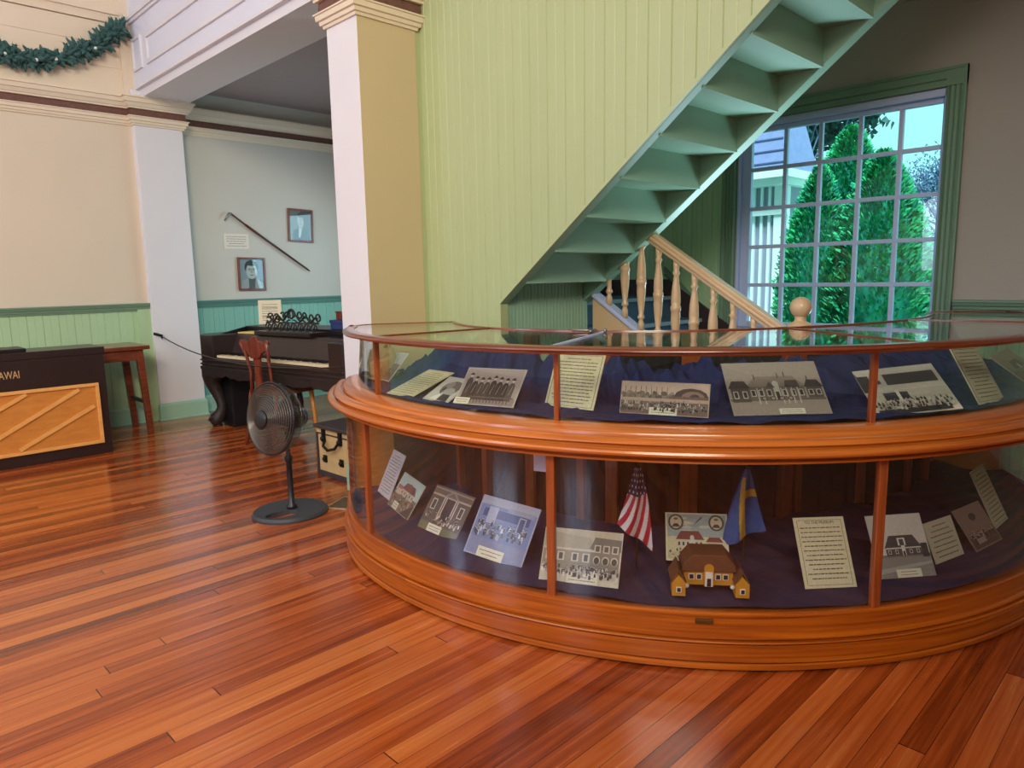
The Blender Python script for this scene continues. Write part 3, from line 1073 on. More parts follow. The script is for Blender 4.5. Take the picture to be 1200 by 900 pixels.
def cloth_lo(u, v):
    t = TH0 + 2 + (TH1 - TH0 - 4) * u
    ri = rins(t) + .035
    r = 1.868 - dr(t) + (ri - 1.868 + dr(t)) * v
    x, y = r * math.cos(R(t)), r * math.sin(R(t))
    z = .2175 + .0055 * hnoise(x * 2.2, y * 2.2, 1) + .05 * sstep(.45, 1, v) + .012 * sstep(.25, .6, v) * hnoise(x * 2.2, y * 2.2, 4)
    return (x, y, z)
m = MB()
m.grid(240, 34, cloth_lo)
tag(m.build('plum_cloth', M_PURPLE, loc=(CX, CY, 0)), 'wrinkled plum cloth covering the bottom shelf of the display case', 'cloth')
def curt(u, v):
    t = 159 + (TH1 - 3 - 159) * u
    r = rins(t) + .028 + .010 * math.sin(t * 1.7) + .004 * math.sin(t * 4.1)
    if t < 165:
        r = rins(t) + .028
    return pol(t, r, .225 + .55 * v)
m = MB()
m.grid(300, 6, curt)
# the part that turns across the end panel
m.grid(30, 6, lambda u, v: pol(149.5 + 9.5 * u, 1.60 - (1.60 - rins(159) - .028) * u + .008 * math.sin(u * 20), .225 + .55 * v))
tag(m.build('brown_curtain', M_CURT, loc=(CX, CY, 0)), 'dark brown cloth hung behind the bottom shelf of the display case', 'curtain')

def drop(u, v):
    t = 200 + (266 - 200) * u
    return pol(t, rins(t) + .032 + .006 * math.sin(t * 1.1) + .003 * math.sin(t * 3.3), .84 + (.225 + .012 * math.sin(t * .35)) * v)
m = MB()
m.grid(160, 6, drop)
tag(m.build('added_backdrop', mat('green_black_sheet', (26, 34, 32), 0.9, var=0.3, scale=5, spec=0.2), loc=(CX, CY, 0)), 'added near-black sheet for dark reflections behind the middle of the upper shelf', 'cloth')  # added dark sheet, stands for dark reflections at the back of the shelf

# ================================================================== PRINTED CARDS
class Pic:
    """paper card; local X right, Z up the sheet, front faces -Y"""
    def __init__(s, w, h, paper, t=.003):
        s.w, s.h, s.k = w, h, 0
        s.mb = MB()
        s.mb.box((-w / 2, 0, 0), (w / 2, t, h), 0, None, lin(paper))
    def poly(s, pts, col, layer=None):
        s.k += 1
        d = -.00025 - .0000150 * s.k
        vs = [((u - .5) * s.w, d, v * s.h) for u, v in pts]
        s.mb.add(vs, [tuple(range(len(vs)))], 0, False, None, lin(col))
        return s
    def rect(s, u0, v0, u1, v1, col):
        return s.poly([(u0, v0), (u1, v0), (u1, v1), (u0, v1)], col)
    def ell(s, u, v, a, b, col, n=12):
        return s.poly([(u + a * math.cos(2 * PI * i / n), v + b * math.sin(2 * PI * i / n)) for i in range(n)], col)
def g(v, warm=0):
    v = max(0, min(255, v))
    return (v, max(0, v - warm), max(0, v - 2.2 * warm))
rng = random.Random(7)
def text_lines(p, n, v0, v1, u0=.1, u1=.9, ink=(104, 94, 76), title=True, th=None, centre=True):
    step = (v1 - v0) / n
    th = th or step * .2
    for i in range(n):
        v = v1 - (i + .5) * step
        a, b = (u0, u1)
        if i == 0 and title:
            a, b = u0 + .16, u1 - .16
        elif centre and rng.random() < .4:
            k = rng.uniform(.02, .12)
            a, b = u0 + k, u1 - k
        u = a
        while u < b:
            w = rng.uniform(.03, .10)
            e = min(b, u + w)
            p.rect(u, v - th / 2 - rng.uniform(0, .2) * th, e, v + th / 2, ink)
            u = e + .014
def text_card(w, h, n, border=True, paper=(226, 214, 172)):
    p = Pic(w, h, paper)
    if border:
        for (a, b, c, d) in ((.04, .03, .96, .036), (.04, .964, .96, .97), (.04, .03, .05, .97), (.95, .03, .96, .97)):
            p.rect(a, b, c, d, (96, 84, 60))
    text_lines(p, n, .07, .93)
    return p
def crowd(p, u0, u1, v0, v1, n, warm, size=.02, lo=40, hi=230):
    pts = sorted([(rng.uniform(v0, v1), rng.uniform(u0, u1)) for _ in range(n)], reverse=True)
    ar = p.w / p.h
    for v, u in pts:
        b = rng.choice([rng.uniform(lo, lo + 50), rng.uniform(lo, lo + 50), rng.uniform(hi - 70, hi)])
        s = size * rng.uniform(.8, 1.2)
        p.poly([(u - s, v - 3.2 * s * ar), (u + s, v - 3.2 * s * ar), (u + s * .75, v), (u - s * .75, v)], g(b, warm))
        p.ell(u, v + s * .55 * ar, s * .5, s * .6 * ar, g(190, warm), 8)
        p.ell(u, v + s * .95 * ar, s * .55, s * .3 * ar, g(50, warm), 8)
def house(p, u0, u1, v0, wall_h, roof_h, wall, roof, win=(60, 56, 50), trim=(210, 205, 190), nw=5, door=True):
    p.rect(u0, v0, u1, v0 + wall_h, wall)
    p.poly([(u0 - .02, v0 + wall_h), (u1 + .02, v0 + wall_h), (u1 - (u1 - u0) * .16, v0 + wall_h + roof_h), (u0 + (u1 - u0) * .16, v0 + wall_h + roof_h)], roof)
    for i in range(nw):
        c = u0 + (u1 - u0) * (i + .5) / nw
        if door and i == nw // 2:
            p.rect(c - .032, v0, c + .032, v0 + wall_h * 1.25, trim)
            p.rect(c - .018, v0, c + .018, v0 + wall_h * .6, win)
            p.ell(c, v0 + wall_h * 1.25, .032, .05, trim)
            continue
        p.rect(c - .026, v0 + wall_h * .25, c + .026, v0 + wall_h * .78, trim)
        p.rect(c - .017, v0 + wall_h * .31, c + .017, v0 + wall_h * .72, win)

def place(o, x, y, yaw, tilt, z, roll, dz=0.006):
    e = Vector((math.cos(yaw), math.sin(yaw), 0))
    b = Vector((-math.sin(yaw), math.cos(yaw), 0))
    v = b * math.cos(tilt) + Vector((0, 0, 1)) * math.sin(tilt)
    e2 = e * math.cos(roll) + v * math.sin(roll)
    v2 = -e * math.sin(roll) + v * math.cos(roll)
    yv = v2.cross(e2)
    o.matrix_world = Matrix(((e2.x, yv.x, v2.x, x), (e2.y, yv.y, v2.y, y), (e2.z, yv.z, v2.z, z + dz), (0, 0, 0, 1)))
    return o
CARDS = {
 'U1': (1.985, 2.945, -1.95, .86, .27, .172, .836, .08), 'U2': (1.7713, 2.4974, -1.45, .2967, .1683, .2624, .836, -.0666),
 'U3': (1.7781, 2.2616, -1.6228, .4871, .1717, .1653, .836, -.0082), 'U4': (1.8336, 2.0283, -1.2962, .81, .2721, .1802, .836, .0104),
 'U5': (2.011, 1.7411, -1.5329, 1.1645, .2351, .2163, .836, .016), 'U6': (2.1141, 1.3869, -1.2327, 1.2837, .3181, .1188, .836, .0072),
 'U7': (2.3906, 1.0722, -.7965, .7498, .3452, .2402, .836, .0137), 'U8': (2.7225, .7291, -.9323, .6104, .2914, .2376, .836, .1619),
 'U9': (3.1006, .5937, -.063, 1.04, .2709, .2622, .836, -.0695), 'U10': (3.6692, .5508, -.0968, .6459, .2866, .1857, .860, .1039),
 'L1': (2.0312, 3.046, -1.9159, 1.1259, .2138, .2408, .215, .0469), 'L2': (1.926, 2.7748, -1.814, .9898, .2694, .1814, .2151, -.0372),
 'L3': (1.8643, 2.3973, -1.459, .9552, .2479, .2117, .215, -.0892), 'L4': (1.8316, 1.9995, -1.3794, .9985, .2905, .2491, .2151, -.0614),
 'L5': (1.8988, 1.604, -1.174, 1.0159, .3053, .2002, .215, .029), 'L6': (2.3257, 1.3585, -.9479, .9559, .2385, .1909, .24, .005),
 'L7': (2.4908, .9156, -.6777, 1.0717, .1948, .2535, .215, -.0194), 'L8': (2.7726, .7449, -.6286, 1.0545, .2269, .2326, .215, -.0112),
 'L9': (3.064, .6813, -.2347, 1.1476, .2006, .1563, .215, -.0078), 'L10': (3.3263, .6036, -.1659, .9276, .2392, .1759, .2151, -.0046),
 'L11': (3.6541, .6264, -.0208, 1.1093, .2051, .2587, .215, -.014),
}
def add_card(key, pic, name, label, cat, cap=None):
    x, y, yaw, tilt, w, h, z, roll = CARDS[key]
    o = pic.mb.build(name, M_PRINT)
    tag(o, label, cat)
    place(o, x, y, yaw, tilt, z, roll, .014 if key[0] == 'U' else .006)
    if cap:
        u, v, cw, ch = cap
        c = Pic(cw, ch, (232, 224, 196), .0015)
        text_lines(c, 2, .15, .85, .08, .92, title=False)
        co = c.mb.build('caption_card', M_PRINT, o)
        co.location = ((u - .5) * w, -.004, v * h)
    return o
def S(k):
    return CARDS[k][4], CARDS[k][5]
# upper tier
p = Pic(*S('U1'), (196, 190, 180)); p.rect(.04, .04, .96, .6, (120, 96, 84)); p.rect(.04, .6, .96, .95, (186, 184, 178))
for i in range(26):
    u = rng.uniform(.05, .95); v = rng.uniform(.5, .9); p.poly([(u, v), (u + .012, v), (u + .05, v + .12), (u + .04, v + .12)], g(rng.uniform(50, 110), 6))
for i in range(30):
    p.ell(rng.uniform(.06, .94), rng.uniform(.08, .55), .03, .03, g(rng.uniform(80, 170), 12), 7)
add_card('U1', p, 'photograph', 'faded brown photograph leaning beside the straw bonnet, upper shelf left end', 'photograph')
add_card('U2', text_card(*S('U2'), 12), 'text_card', 'cream typed card lying flat at the left of the upper shelf', 'text card')
p = Pic(*S('U3'), (198, 190, 176)); p.rect(.05, .05, .95, .95, (206, 200, 188)); p.ell(.55, .55, .34, .3, (110, 104, 100)); p.ell(.42, .62, .14, .2, (150, 142, 136)); p.ell(.62, .35, .22, .22, (176, 170, 162))
p.poly([(.2, .05), (.5, .05), (.46, .34), (.3, .2)], (238, 232, 222)); p.poly([(.5, .05), (.9, .05), (.8, .3), (.52, .3)], (60, 56, 56)); p.ell(.35, .5, .05, .08, (60, 56, 54))
add_card('U3', p, 'photograph', 'close-up grey photograph lying between typed card and group photograph, upper shelf', 'photograph')
p = Pic(*S('U4'), (196, 182, 170)); p.rect(.02, .02, .98, .98, (176, 160, 152)); p.rect(.02, .02, .98, .2, (150, 134, 126))
for i in range(8):
    u = .12 + .105 * i; hh = .72 + rng.uniform(-.05, .07)
    cc = g(rng.choice([56, 70, 90]), 6)
    p.poly([(u - .06, .14), (u + .05, .14), (u + .05, hh - .13), (u + .02, hh - .06), (u - .02, hh - .06), (u - .05, hh - .13)], cc)
    p.ell(u, hh - .01, .022, .055, (214, 196, 182)); p.ell(u, hh + .025, .04, .022, g(50, 5)); p.rect(u - .02, hh + .02, u + .02, hh + .07, g(50, 5))
    p.poly([(u - .012, .3), (u - .006, .3), (u + .02, .55), (u + .014, .55)], (190, 174, 164))
for i in range(12):
    p.rect(.25 + i * .055, .06, .265 + i * .055, .22, (90, 74, 70))
p.rect(.2, .2, .95, .23, (110, 92, 86))
add_card('U4', p, 'photograph', 'sepia photograph of a row of men in hats leaning on navy cloth', 'photograph', (.12, .0, .07, .03))
add_card('U5', text_card(*S('U5'), 14), 'text_card', 'upright cream typed card with border behind left front upper post', 'text card')
p = Pic(*S('U6'), (196, 166, 144)); p.rect(.01, .55, .99, .98, (206, 180, 158))
for i in range(60):
    u = rng.uniform(.02, .6); p.ell(u, rng.uniform(.5, .66), .025, .07, g(rng.uniform(90, 150), 14), 8)
for i in range(9):
    u = .05 + i * .06; p.rect(u, .5, u + .006, .85, (96, 74, 62))
p.ell(.80, .58, .19, .26, (74, 54, 46)); p.ell(.82, .56, .13, .19, (140, 112, 96)); p.ell(.84, .55, .06, .12, (70, 52, 46)); p.rect(.56, .5, .99, .58, (110, 84, 72))
p.rect(.01, .40, .99, .50, (186, 156, 136)); p.rect(.01, .02, .99, .40, (120, 94, 80))
crowd(p, .02, .98, .16, .42, 150, 12, .009, 40, 210)
add_card('U6', p, 'photograph', 'wide sepia photograph of a waterside crowd and arched building, upper shelf centre', 'photograph', (.50, .0, .10, .026))
p = Pic(*S('U7'), (176, 162, 150)); p.rect(.01, .01, .99, .26, (160, 146, 134)); p.rect(.01, .26, .99, .3, (110, 98, 92))
house(p, .22, .80, .28, .24, .2, (122, 108, 98), (150, 136, 124), nw=7)
p.poly([(.40, .50), (.50, .50), (.45, .62)], (100, 88, 82)); p.poly([(.60, .50), (.76, .50), (.74, .64), (.62, .64)], (88, 78, 74))
house(p, .03, .22, .24, .26, .14, (92, 82, 78), (74, 66, 64), nw=2, door=False)
house(p, .82, .98, .30, .2, .14, (96, 86, 80), (74, 66, 64), nw=2, door=False)
for u in (.3, .36, .55, .6, .66, .72):
    p.rect(u, .2, u + .012, .5, (206, 196, 184))
for u, v in ((.30, .74), (.55, .76), (.62, .78), (.85, .70)):
    p.rect(u, v - .08, u + .012, v + .02, (90, 80, 76))
for i in range(4):
    p.ell(.36 + i * .09, .30, .03, .04, (56, 50, 48)); p.ell(.36 + i * .09, .30, .02, .028, (170, 156, 144))
add_card('U7', p, 'photograph', 'large grey photograph of a gabled station with end wings, upper shelf', 'photograph', (.60, .0, .09, .024))
p = Pic(*S('U8'), (204, 196, 178)); p.rect(.01, .5, .99, .8, (206, 198, 180)); p.rect(.0, .5, .14, .92, (70, 68, 68)); p.rect(.32, .62, .95, .88, (78, 76, 76)); p.rect(.01, .86, .99, .98, (206, 200, 184)); p.rect(.12, .66, .26, .74, (84, 80, 78))
p.rect(.01, .3, .99, .5, (190, 182, 164)); p.rect(.2, .3, .5, .46, (52, 54, 66)); p.rect(.36, .3, .4, .5, (214, 206, 188)); p.rect(.04, .02, .9, .12, (60, 60, 66))
crowd(p, .03, .95, .10, .32, 110, 8, .014, 25, 225)
add_card('U8', p, 'photograph', 'bright photograph of a building and street crowd behind right front upper post', 'photograph')
p = text_card(*S('U9'), 15, True, (214, 204, 172))
add_card('U9', p, 'text_card', 'long cream typed card propped upright at right end of upper shelf', 'text card')
p = Pic(*S('U10'), (170, 158, 136)); p.rect(.03, .04, .97, .96, (150, 138, 118)); p.rect(.03, .04, .97, .4, (120, 108, 92)); house(p, .3, .8, .3, .16, .2, (110, 98, 84), (96, 84, 72), nw=5)
add_card('U10', p, 'photograph', 'tan photograph tilted on navy cloth at far right of upper shelf', 'photograph')
# lower tier
add_card('L1', text_card(*S('L1'), 13, False, (224, 220, 222)), 'text_card', 'white typed card leaning at left end of the bottom shelf', 'text card')
p = Pic(*S('L2'), (190, 196, 184)); p.rect(.01, .5, .99, .99, (184, 206, 196)); p.rect(.01, .01, .99, .5, (120, 106, 92))
house(p, .25, .82, .42, .18, .2, (196, 180, 158), (116, 76, 70), nw=5)
p.poly([(.42, .60), (.62, .60), (.56, .82), (.48, .82)], (128, 84, 76)); p.rect(.05, .40, .25, .58, (200, 184, 160)); p.rect(.04, .56, .26, .66, (170, 110, 100))
for i in range(50):
    p.ell(rng.uniform(.03, .97), rng.uniform(.1, .42), .03, .03, g(rng.uniform(70, 190), 14), 7)
p.poly([(.6, .02), (.97, .02), (.97, .4)], (84, 74, 66))
add_card('L2', p, 'photograph', 'tinted picture of a red-roofed house leaning on bottom shelf left', 'photograph', (.33, .02, .06, .035))
p = Pic(*S('L3'), (110, 96, 82)); p.rect(.01, .18, .99, .8, (92, 82, 72)); p.rect(.01, .01, .99, .16, (110, 112, 74)); p.rect(.01, .78, .99, .82, (180, 166, 146)); p.rect(.01, .93, .99, .96, (160, 146, 128))
p.poly([(.3, .80), (.7, .80), (.5, .98)], (150, 136, 120)); p.poly([(.38, .82), (.62, .82), (.5, .93)], (112, 100, 90)); p.rect(.4, .3, .62, .78, (56, 46, 44))
for u in (.33, .38, .62, .67):
    p.rect(u, .25, u + .025, .78, (206, 190, 166))
for u in (.14, .84):
    p.rect(u - .06, .46, u + .06, .70, (206, 190, 166)); p.rect(u - .04, .48, u + .04, .68, (70, 64, 60))
crowd(p, .04, .96, .24, .42, 60, 14, .018, 70, 245)
add_card('L3', p, 'photograph', 'brown photograph of a crowd before a pillared doorway, bottom shelf', 'photograph', (.42, .0, .085, .036))
p = Pic(*S('L4'), (170, 176, 196)); p.rect(.02, .02, .98, .98, (120, 134, 176)); p.rect(.02, .02, .98, .3, (134, 140, 172)); p.rect(.02, .86, .98, .98, (170, 172, 186)); p.rect(.1, .66, .9, .8, (74, 88, 134)); p.rect(.5, .80, .95, .88, (150, 156, 176))
p.rect(.18, .56, .34, .84, (176, 182, 204)); p.rect(.72, .52, .84, .78, (160, 166, 190)); p.rect(.74, .54, .82, .76, (74, 86, 126))
crowd(p, .05, .95, .38, .60, 60, -8, .02, 60, 226)
add_card('L4', p, 'photograph', 'blue-toned group photograph leaning on the bottom shelf', 'photograph', (.45, .0, .13, .042))
p = Pic(*S('L5'), (206, 196, 170)); p.rect(.01, .8, .99, .99, (190, 180, 152)); p.rect(.01, .25, .66, .62, (150, 142, 120)); p.poly([(.01, .62), (.68, .60), (.60, .86), (.01, .94)], (172, 162, 136)); p.rect(.62, .25, .98, .66, (130, 122, 104))
p.poly([(.60, .66), (.99, .64), (.99, .86), (.66, .88)], (112, 106, 92)); p.rect(.02, .60, .68, .64, (206, 196, 172))
for u in (.05, .2, .38, .52):
    p.rect(u, .40, u + .09, .56, (214, 206, 184)); p.rect(u + .02, .42, u + .07, .54, (84, 78, 68))
for i in range(3):
    u = .66 + i * .11; p.ell(u + .04, .46, .045, .08, (206, 196, 172)); p.ell(u + .04, .45, .034, .066, (64, 58, 52)); p.rect(u, .60, u + .08, .74, (206, 196, 172)); p.rect(u + .015, .62, u + .065, .72, (90, 84, 74))
crowd(p, .02, .98, .16, .34, 130, 10, .014, 40, 235)
add_card('L5', p, 'photograph', 'large cream photograph of a crowd outside a long building, left of striped flag', 'photograph', (.55, .0, .12, .036))
p = Pic(*S('L6'), (226, 216, 176)); p.rect(.03, .03, .97, .97, (214, 204, 158)); p.rect(.03, .5, .97, .97, (160, 172, 164))
for i in range(20):
    p.ell(rng.uniform(.1, .9), rng.uniform(.55, .9), rng.uniform(.05, .12), .03, rng.choice([(196, 200, 180), (150, 164, 160), (216, 206, 160)]))
house(p, .18, .60, .26, .18, .18, (214, 196, 160), (128, 52, 40), nw=6); house(p, .66, .90, .28, .12, .1, (206, 190, 150), (128, 52, 40), nw=3, door=False)
p.rect(.03, .03, .97, .2, (196, 186, 140))
for i in range(40):
    p.ell(rng.uniform(.05, .95), rng.uniform(.08, .26), .018, .03, rng.choice([(70, 84, 60), (120, 120, 84), (206, 196, 160)]), 7)
for u in (.17, .82):
    p.ell(u, .80, .125, .17, (74, 66, 58), 20); p.ell(u, .80, .095, .135, (206, 190, 150), 20); p.ell(u, .82, .035, .06, (214, 184, 150)); p.poly([(u - .07, .70), (u + .07, .70), (u + .03, .77), (u - .03, .77)], (56, 54, 56)); p.ell(u, .87, .035, .025, (110, 96, 80))
p.poly([(.46, .74), (.6, .9), (.58, .93), (.5, .82)], (92, 104, 100))
add_card('L6', p, 'poster', 'colour print of a red-roofed hall with two oval portraits, behind model house', 'poster')
p = Pic(*S('L7'), (230, 218, 176))
for (a, b, c, d) in ((.06, .04, .94, .045), (.06, .955, .94, .96), (.06, .04, .068, .96), (.932, .04, .94, .96)):
    p.rect(a, b, c, d, (96, 84, 60))
text_lines(p, 12, .10, .88, title=False)
l7 = add_card('L7', p, 'text_card', 'large bordered cream card headed TO THE MUSEUM on bottom shelf', 'text card')
p = Pic(*S('L8'), (208, 204, 190)); p.rect(.0, .32, 1, .36, (120, 118, 112)); p.rect(.0, .0, 1, .32, (140, 138, 130)); p.poly([(.0, .06), (1, .2), (1, .24), (.0, .14)], (170, 168, 158)); house(p, .22, .86, .34, .12, .2, (84, 82, 80), (74, 72, 72), trim=(226, 222, 210), nw=5); p.rect(.46, .5, .60, .62, (226, 222, 210)); p.rect(.49, .5, .57, .6, (80, 78, 76)); p.rect(.86, .3, .98, .52, (60, 60, 62)); p.rect(.22, .45, .86, .47, (220, 216, 204))
add_card('L8', p, 'photograph', 'pale photograph of a low hipped-roof building, bottom shelf behind right post', 'photograph', (.52, .0, .10, .03))
add_card('L9', text_card(*S('L9'), 7, False, (206, 200, 172)), 'text_card', 'small cream typed card between hipped building photo and brown photo', 'text card')
p = Pic(*S('L10'), (150, 122, 114)); p.rect(.03, .03, .97, .97, (146, 118, 110)); p.rect(.03, .03, .97, .3, (96, 76, 74)); p.ell(.5, .72, .12, .09, (76, 60, 60))
crowd(p, .08, .92, .24, .42, 26, 10, .03, 40, 180); p.rect(.2, .12, .5, .24, (176, 150, 140))
add_card('L10', p, 'photograph', 'small reddish brown photograph tilted at right of the bottom shelf', 'photograph')
add_card('L11', text_card(*S('L11'), 12, True, (214, 206, 176)), 'text_card', 'narrow cream typed card steeply propped at far right of bottom shelf', 'text card')
# the title on the museum card
def text_obj(txt, size, name, mt, parent, loc, rot, ext=.0002, align='CENTER'):
    cu = bpy.data.curves.new(name, 'FONT')
    cu.body = txt
    cu.size = size
    cu.extrude = ext
    cu.align_x = align
    cu.materials.append(mt)
    to = bpy.data.objects.new(name, cu)
    COL.objects.link(to)
    dg = bpy.context.evaluated_depsgraph_get()
    me = bpy.data.meshes.new_from_object(to.evaluated_get(dg))
    bpy.data.objects.remove(to, do_unlink=True)
    o = bpy.data.objects.new(name, me)
    COL.objects.link(o)
    if parent is not None:
        o.parent = parent
    o.location = loc
    o.rotation_euler = rot
    return o

text_obj('TO THE MUSEUM', .0145, 'heading', M_BLACK, l7, (0, -.0008, S('L7')[1] * .905), (R(90), 0, 0), .0001)

# ================================================================== FLAGS
def flag(name, label, apex, w0, w1, H, yaw, colfn, bend, skew):
    t = thing(name, label, 'flag', (apex[0], apex[1], apex[2] - H - .17))
    zt = H + .17
    e = Vector((math.cos(yaw), math.sin(yaw), 0))
    nrm = Vector((math.sin(yaw), -math.cos(yaw), 0))
    def P(u, v):   # u down, v across
        w = w0 + (w1 - w0) * u ** .8
        c = bend * math.sin(PI * u) - .01 * u
        low = H * u * (1 + skew * (v - .5) * u)
        a = e * ((v - .5) * w + c) - nrm * (.014 * math.sin(v * 9 + 2 * u) * (.3 + u)) + nrm * (.022 + .012 * u)
        return (a.x, a.y, zt - low)
    m = MB()
    m.grid(60, 52, P, 0, True, colfn)
    m.build('cloth', M_PRINT, t)
    MB().tube([(e.x * .004, e.y * .004, zt + .03), (e.x * .0, e.y * .0, .0)], .004, 8).build('pole', M_BRASS, t)
    MB().lathe([(.03, 0), (.03, .006), (.008, .012), (.006, .02)], (0, 0, 0), 16).build('base', M_BLACK, t)
    return t
def us(u, v):
    d = v + .55 * (u - .5)
    if u < .42 and u + .15 * v < .5:
        i, j = int(u * 60), int(v * 52)
        if i % 5 in (1, 2) and (j + (i // 5 % 2) * 5) % 10 in (3, 4, 5):
            return lin((226, 222, 226))
        return lin((52, 46, 78))
    return lin((186, 32, 48)) if int((d + 1) * 8) % 2 == 0 else lin((226, 216, 214))
flag('us_flag', 'small American flag hanging from a thin staff on the bottom shelf', (2.181, 1.54, .625), .02, .135, .275, R(-52), us, .004, .35)
def se(u, v):
    if abs(v - (.30 + .18 * u)) < .10 and u > .12 or (abs(u - .36) < .055 and v > .3):
        return lin((214, 168, 52))
    return lin((50, 84, 146))
fo = flag('blue_flag', 'small blue flag with yellow cross drooping beside bordered card', (2.498, 1.262, .60), .02, .16, .27, R(-44), se, -.004, -.25)

# ================================================================== MODEL HOUSE
mh = thing('model_house', 'mustard yellow model house with brown roof and two wings on bottom shelf', 'model building', (2.155, 1.215, .232), R(-52))
m = MB()
m.box((-.085, 0, 0.02), (.085, .09, .075))
m.build('main_block', M_MODELY, mh)
m = MB()
m.prism([(-.095, .072), (.095, .072), (.090, .10), (.060, .135), (-.060, .135), (-.090, .10)], -.012, .10, axis=1)
m.build('roof', M_MODELR, mh, bevel=.004)
m = MB()
m.box((-.016, -.014, .02), (.016, .0, .085))
m.prism([(.017 * math.cos(a * PI / 10), .085 + .018 * math.sin(a * PI / 10)) for a in range(11)], -.014, .004, axis=1)
m.build('porch', M_MODELY, mh)
m = MB()
m.box((-.013, -.016, .02), (.013, -.0141, .074))
m.build('door_surround', M_MODELW, mh)
MB().box((-.007, -.018, .022), (.007, -.0161, .05)).build('door', M_BLACKW, mh)
for sx in (-1, 1):
    for dx in (.033, .059):
        f = MB().box((sx * dx - .010, -.003, .040), (sx * dx + .010, 0.0, .062)).build('window', M_MODELW, mh)
        MB().box((sx * dx - .007, -.0042, .043), (sx * dx + .007, -.0031, .059)).build('window_pane', M_BLACKW, f)
    w = MB()
    w.box((sx * .108 - .023, -.055, 0), (sx * .108 + .023, -.0, .048))
    w.prism([(sx * .108 - .023, .048), (sx * .108 + .023, .048), (sx * .108, .075)], -.054, 0.0, axis=1)
    w = w.build('wing', M_MODELY, mh)
    r = MB()
    r.prism([(-.055 - .004, .046), (-.055 + .03, .088), (.06, .10), (.06, .046)], sx * .108 - .027, sx * .108 - .0, axis=0)
    r.prism([(-.055 - .004, .046), (-.055 + .03, .088), (.06, .10), (.06, .046)], sx * .108 + .0, sx * .108 + .027, axis=0)
    m = MB()
    m.prism([(sx * .108 - .027, .046), (sx * .108, .095), (sx * .108 + .027, .046), (sx * .108 + .023, .046), (sx * .108, .086), (sx * .108 - .023, .046)], -.05, .07, axis=1)
    m.build('wing_roof', M_MODELR, mh)
    f = MB().box((sx * .108 - .009, -.059, .014), (sx * .108 + .009, -.055, .034)).build('window', M_MODELW, mh)
    MB().box((sx * .108 - .006, -.0602, .017), (sx * .108 + .006, -.0591, .031)).build('window_pane', M_BLACKW, f)
    MB().ball((sx * .078, -.03, .028), .008, n=10).build('shrub', M_MODELW, mh)

# straw bonnet on upper shelf left end
sbn = thing('straw_bonnet', 'tan straw bonnet standing at the left end of the upper shelf', 'bonnet', (2.03, 2.99, .852))
rs = random.Random(3)
m = MB()
m.lathe([(.055, 0.0), (.07, .03), (.075, .09), (.06, .14), (.03, .17), (.004, .175)], (0, 0, 0), 24)
for k in range(70):
    a = rs.uniform(0, 2 * PI)
    z = rs.uniform(.02, .16)
    r = .072 * (1 - (z / .2) ** 3)
    b = a + rs.uniform(.2, .6)
    m.tube([(r * math.cos(a), r * math.sin(a), z), (1.14 * r * math.cos((a + b) / 2), 1.14 * r * math.sin((a + b) / 2), z + rs.uniform(-.01, .03)), (r * math.cos(b), r * math.sin(b), z + rs.uniform(-.03, .03))], .002, 4)
m.build('crown', M_STRAW, sbn)
m = MB()
m.grid(30, 4, lambda u, v: ((.07 + .035 * v) * math.cos(u * 2 * PI), (.07 + .035 * v) * math.sin(u * 2 * PI), .012 + .008 * math.sin(u * 18) * v))
m.build('brim', M_STRAW, sbn)

# ================================================================== PEDESTAL FAN
fan = thing('pedestal_fan', 'black pedestal fan on oval base beside the display case', 'fan', (1.87, 3.77, 0))
m = MB()
n = 48
vs = []
fs = []
ax = R(165)
def E2(cx_, cy_, a, b, t):
    x, y = a * math.cos(t), b * math.sin(t)
    return (cx_ + x * math.cos(ax) - y * math.sin(ax), cy_ + x * math.sin(ax) + y * math.cos(ax))
hx, hy = .085 * math.cos(R(212)), .085 * math.sin(R(212))
for i in range(n):
    t = 2 * PI * i / n
    o1 = E2(0, 0, .215, .205, t)
    o2 = E2(0, 0, .205, .195, t)
    i1 = E2(hx, hy, .095, .055, t)
    vs += [(*o1, 0), (*o1, .012), (*o2, .026), (*i1, .022), (*i1, 0)]
for i in range(n):
    j = (i + 1) % n
    for k in range(5):
        k2 = (k + 1) % 5
        fs.append((i * 5 + k, j * 5 + k, j * 5 + k2, i * 5 + k2))
m.add(vs, fs)
m.build('base', M_BASEP, fan)
m = MB()
m.lathe([(.032, .022), (.030, .04), (.018, .05), (.017, .30), (.023, .305), (.023, .335), (.012, .345), (.011, .47)], (.02, .02, 0), 20)
m.build('pole', M_BLKP, fan)
axis = Vector((math.cos(R(191)), math.sin(R(191)), .12)).normalized()
hc = Vector((-.055, .003, .572))
side = Vector((0, 0, 1)).cross(axis).normalized()
upv = axis.cross(side)
FM = Matrix(((side.x, upv.x, axis.x, hc.x), (side.y, upv.y, axis.y, hc.y), (side.z, upv.z, axis.z, hc.z), (0, 0, 0, 1)))
RG = .205
def zf(r):
    return .055 * (1 - (r / RG) ** 2.2)
gf = MB()
for r in [.056 + .0125 * k for k in range(12)]:
    if r < RG:
        gf.tube([(r * math.cos(a * PI / 24), r * math.sin(a * PI / 24), .035 + zf(r)) for a in range(48)], .0027, 5, closed=True, M=FM)
for k in range(72):
    a = 2 * PI * k / 72
    pts = []
    for i in range(8):
        r = .04 + (RG - .04) * i / 7
        aa = a + .35 * i / 7
        pts.append((r * math.cos(aa), r * math.sin(aa), .033 + zf(r)))
    gf.tube(pts, .0010, 4, M=FM)
gfo = gf.build('front_grille', M_CHROME, fan)
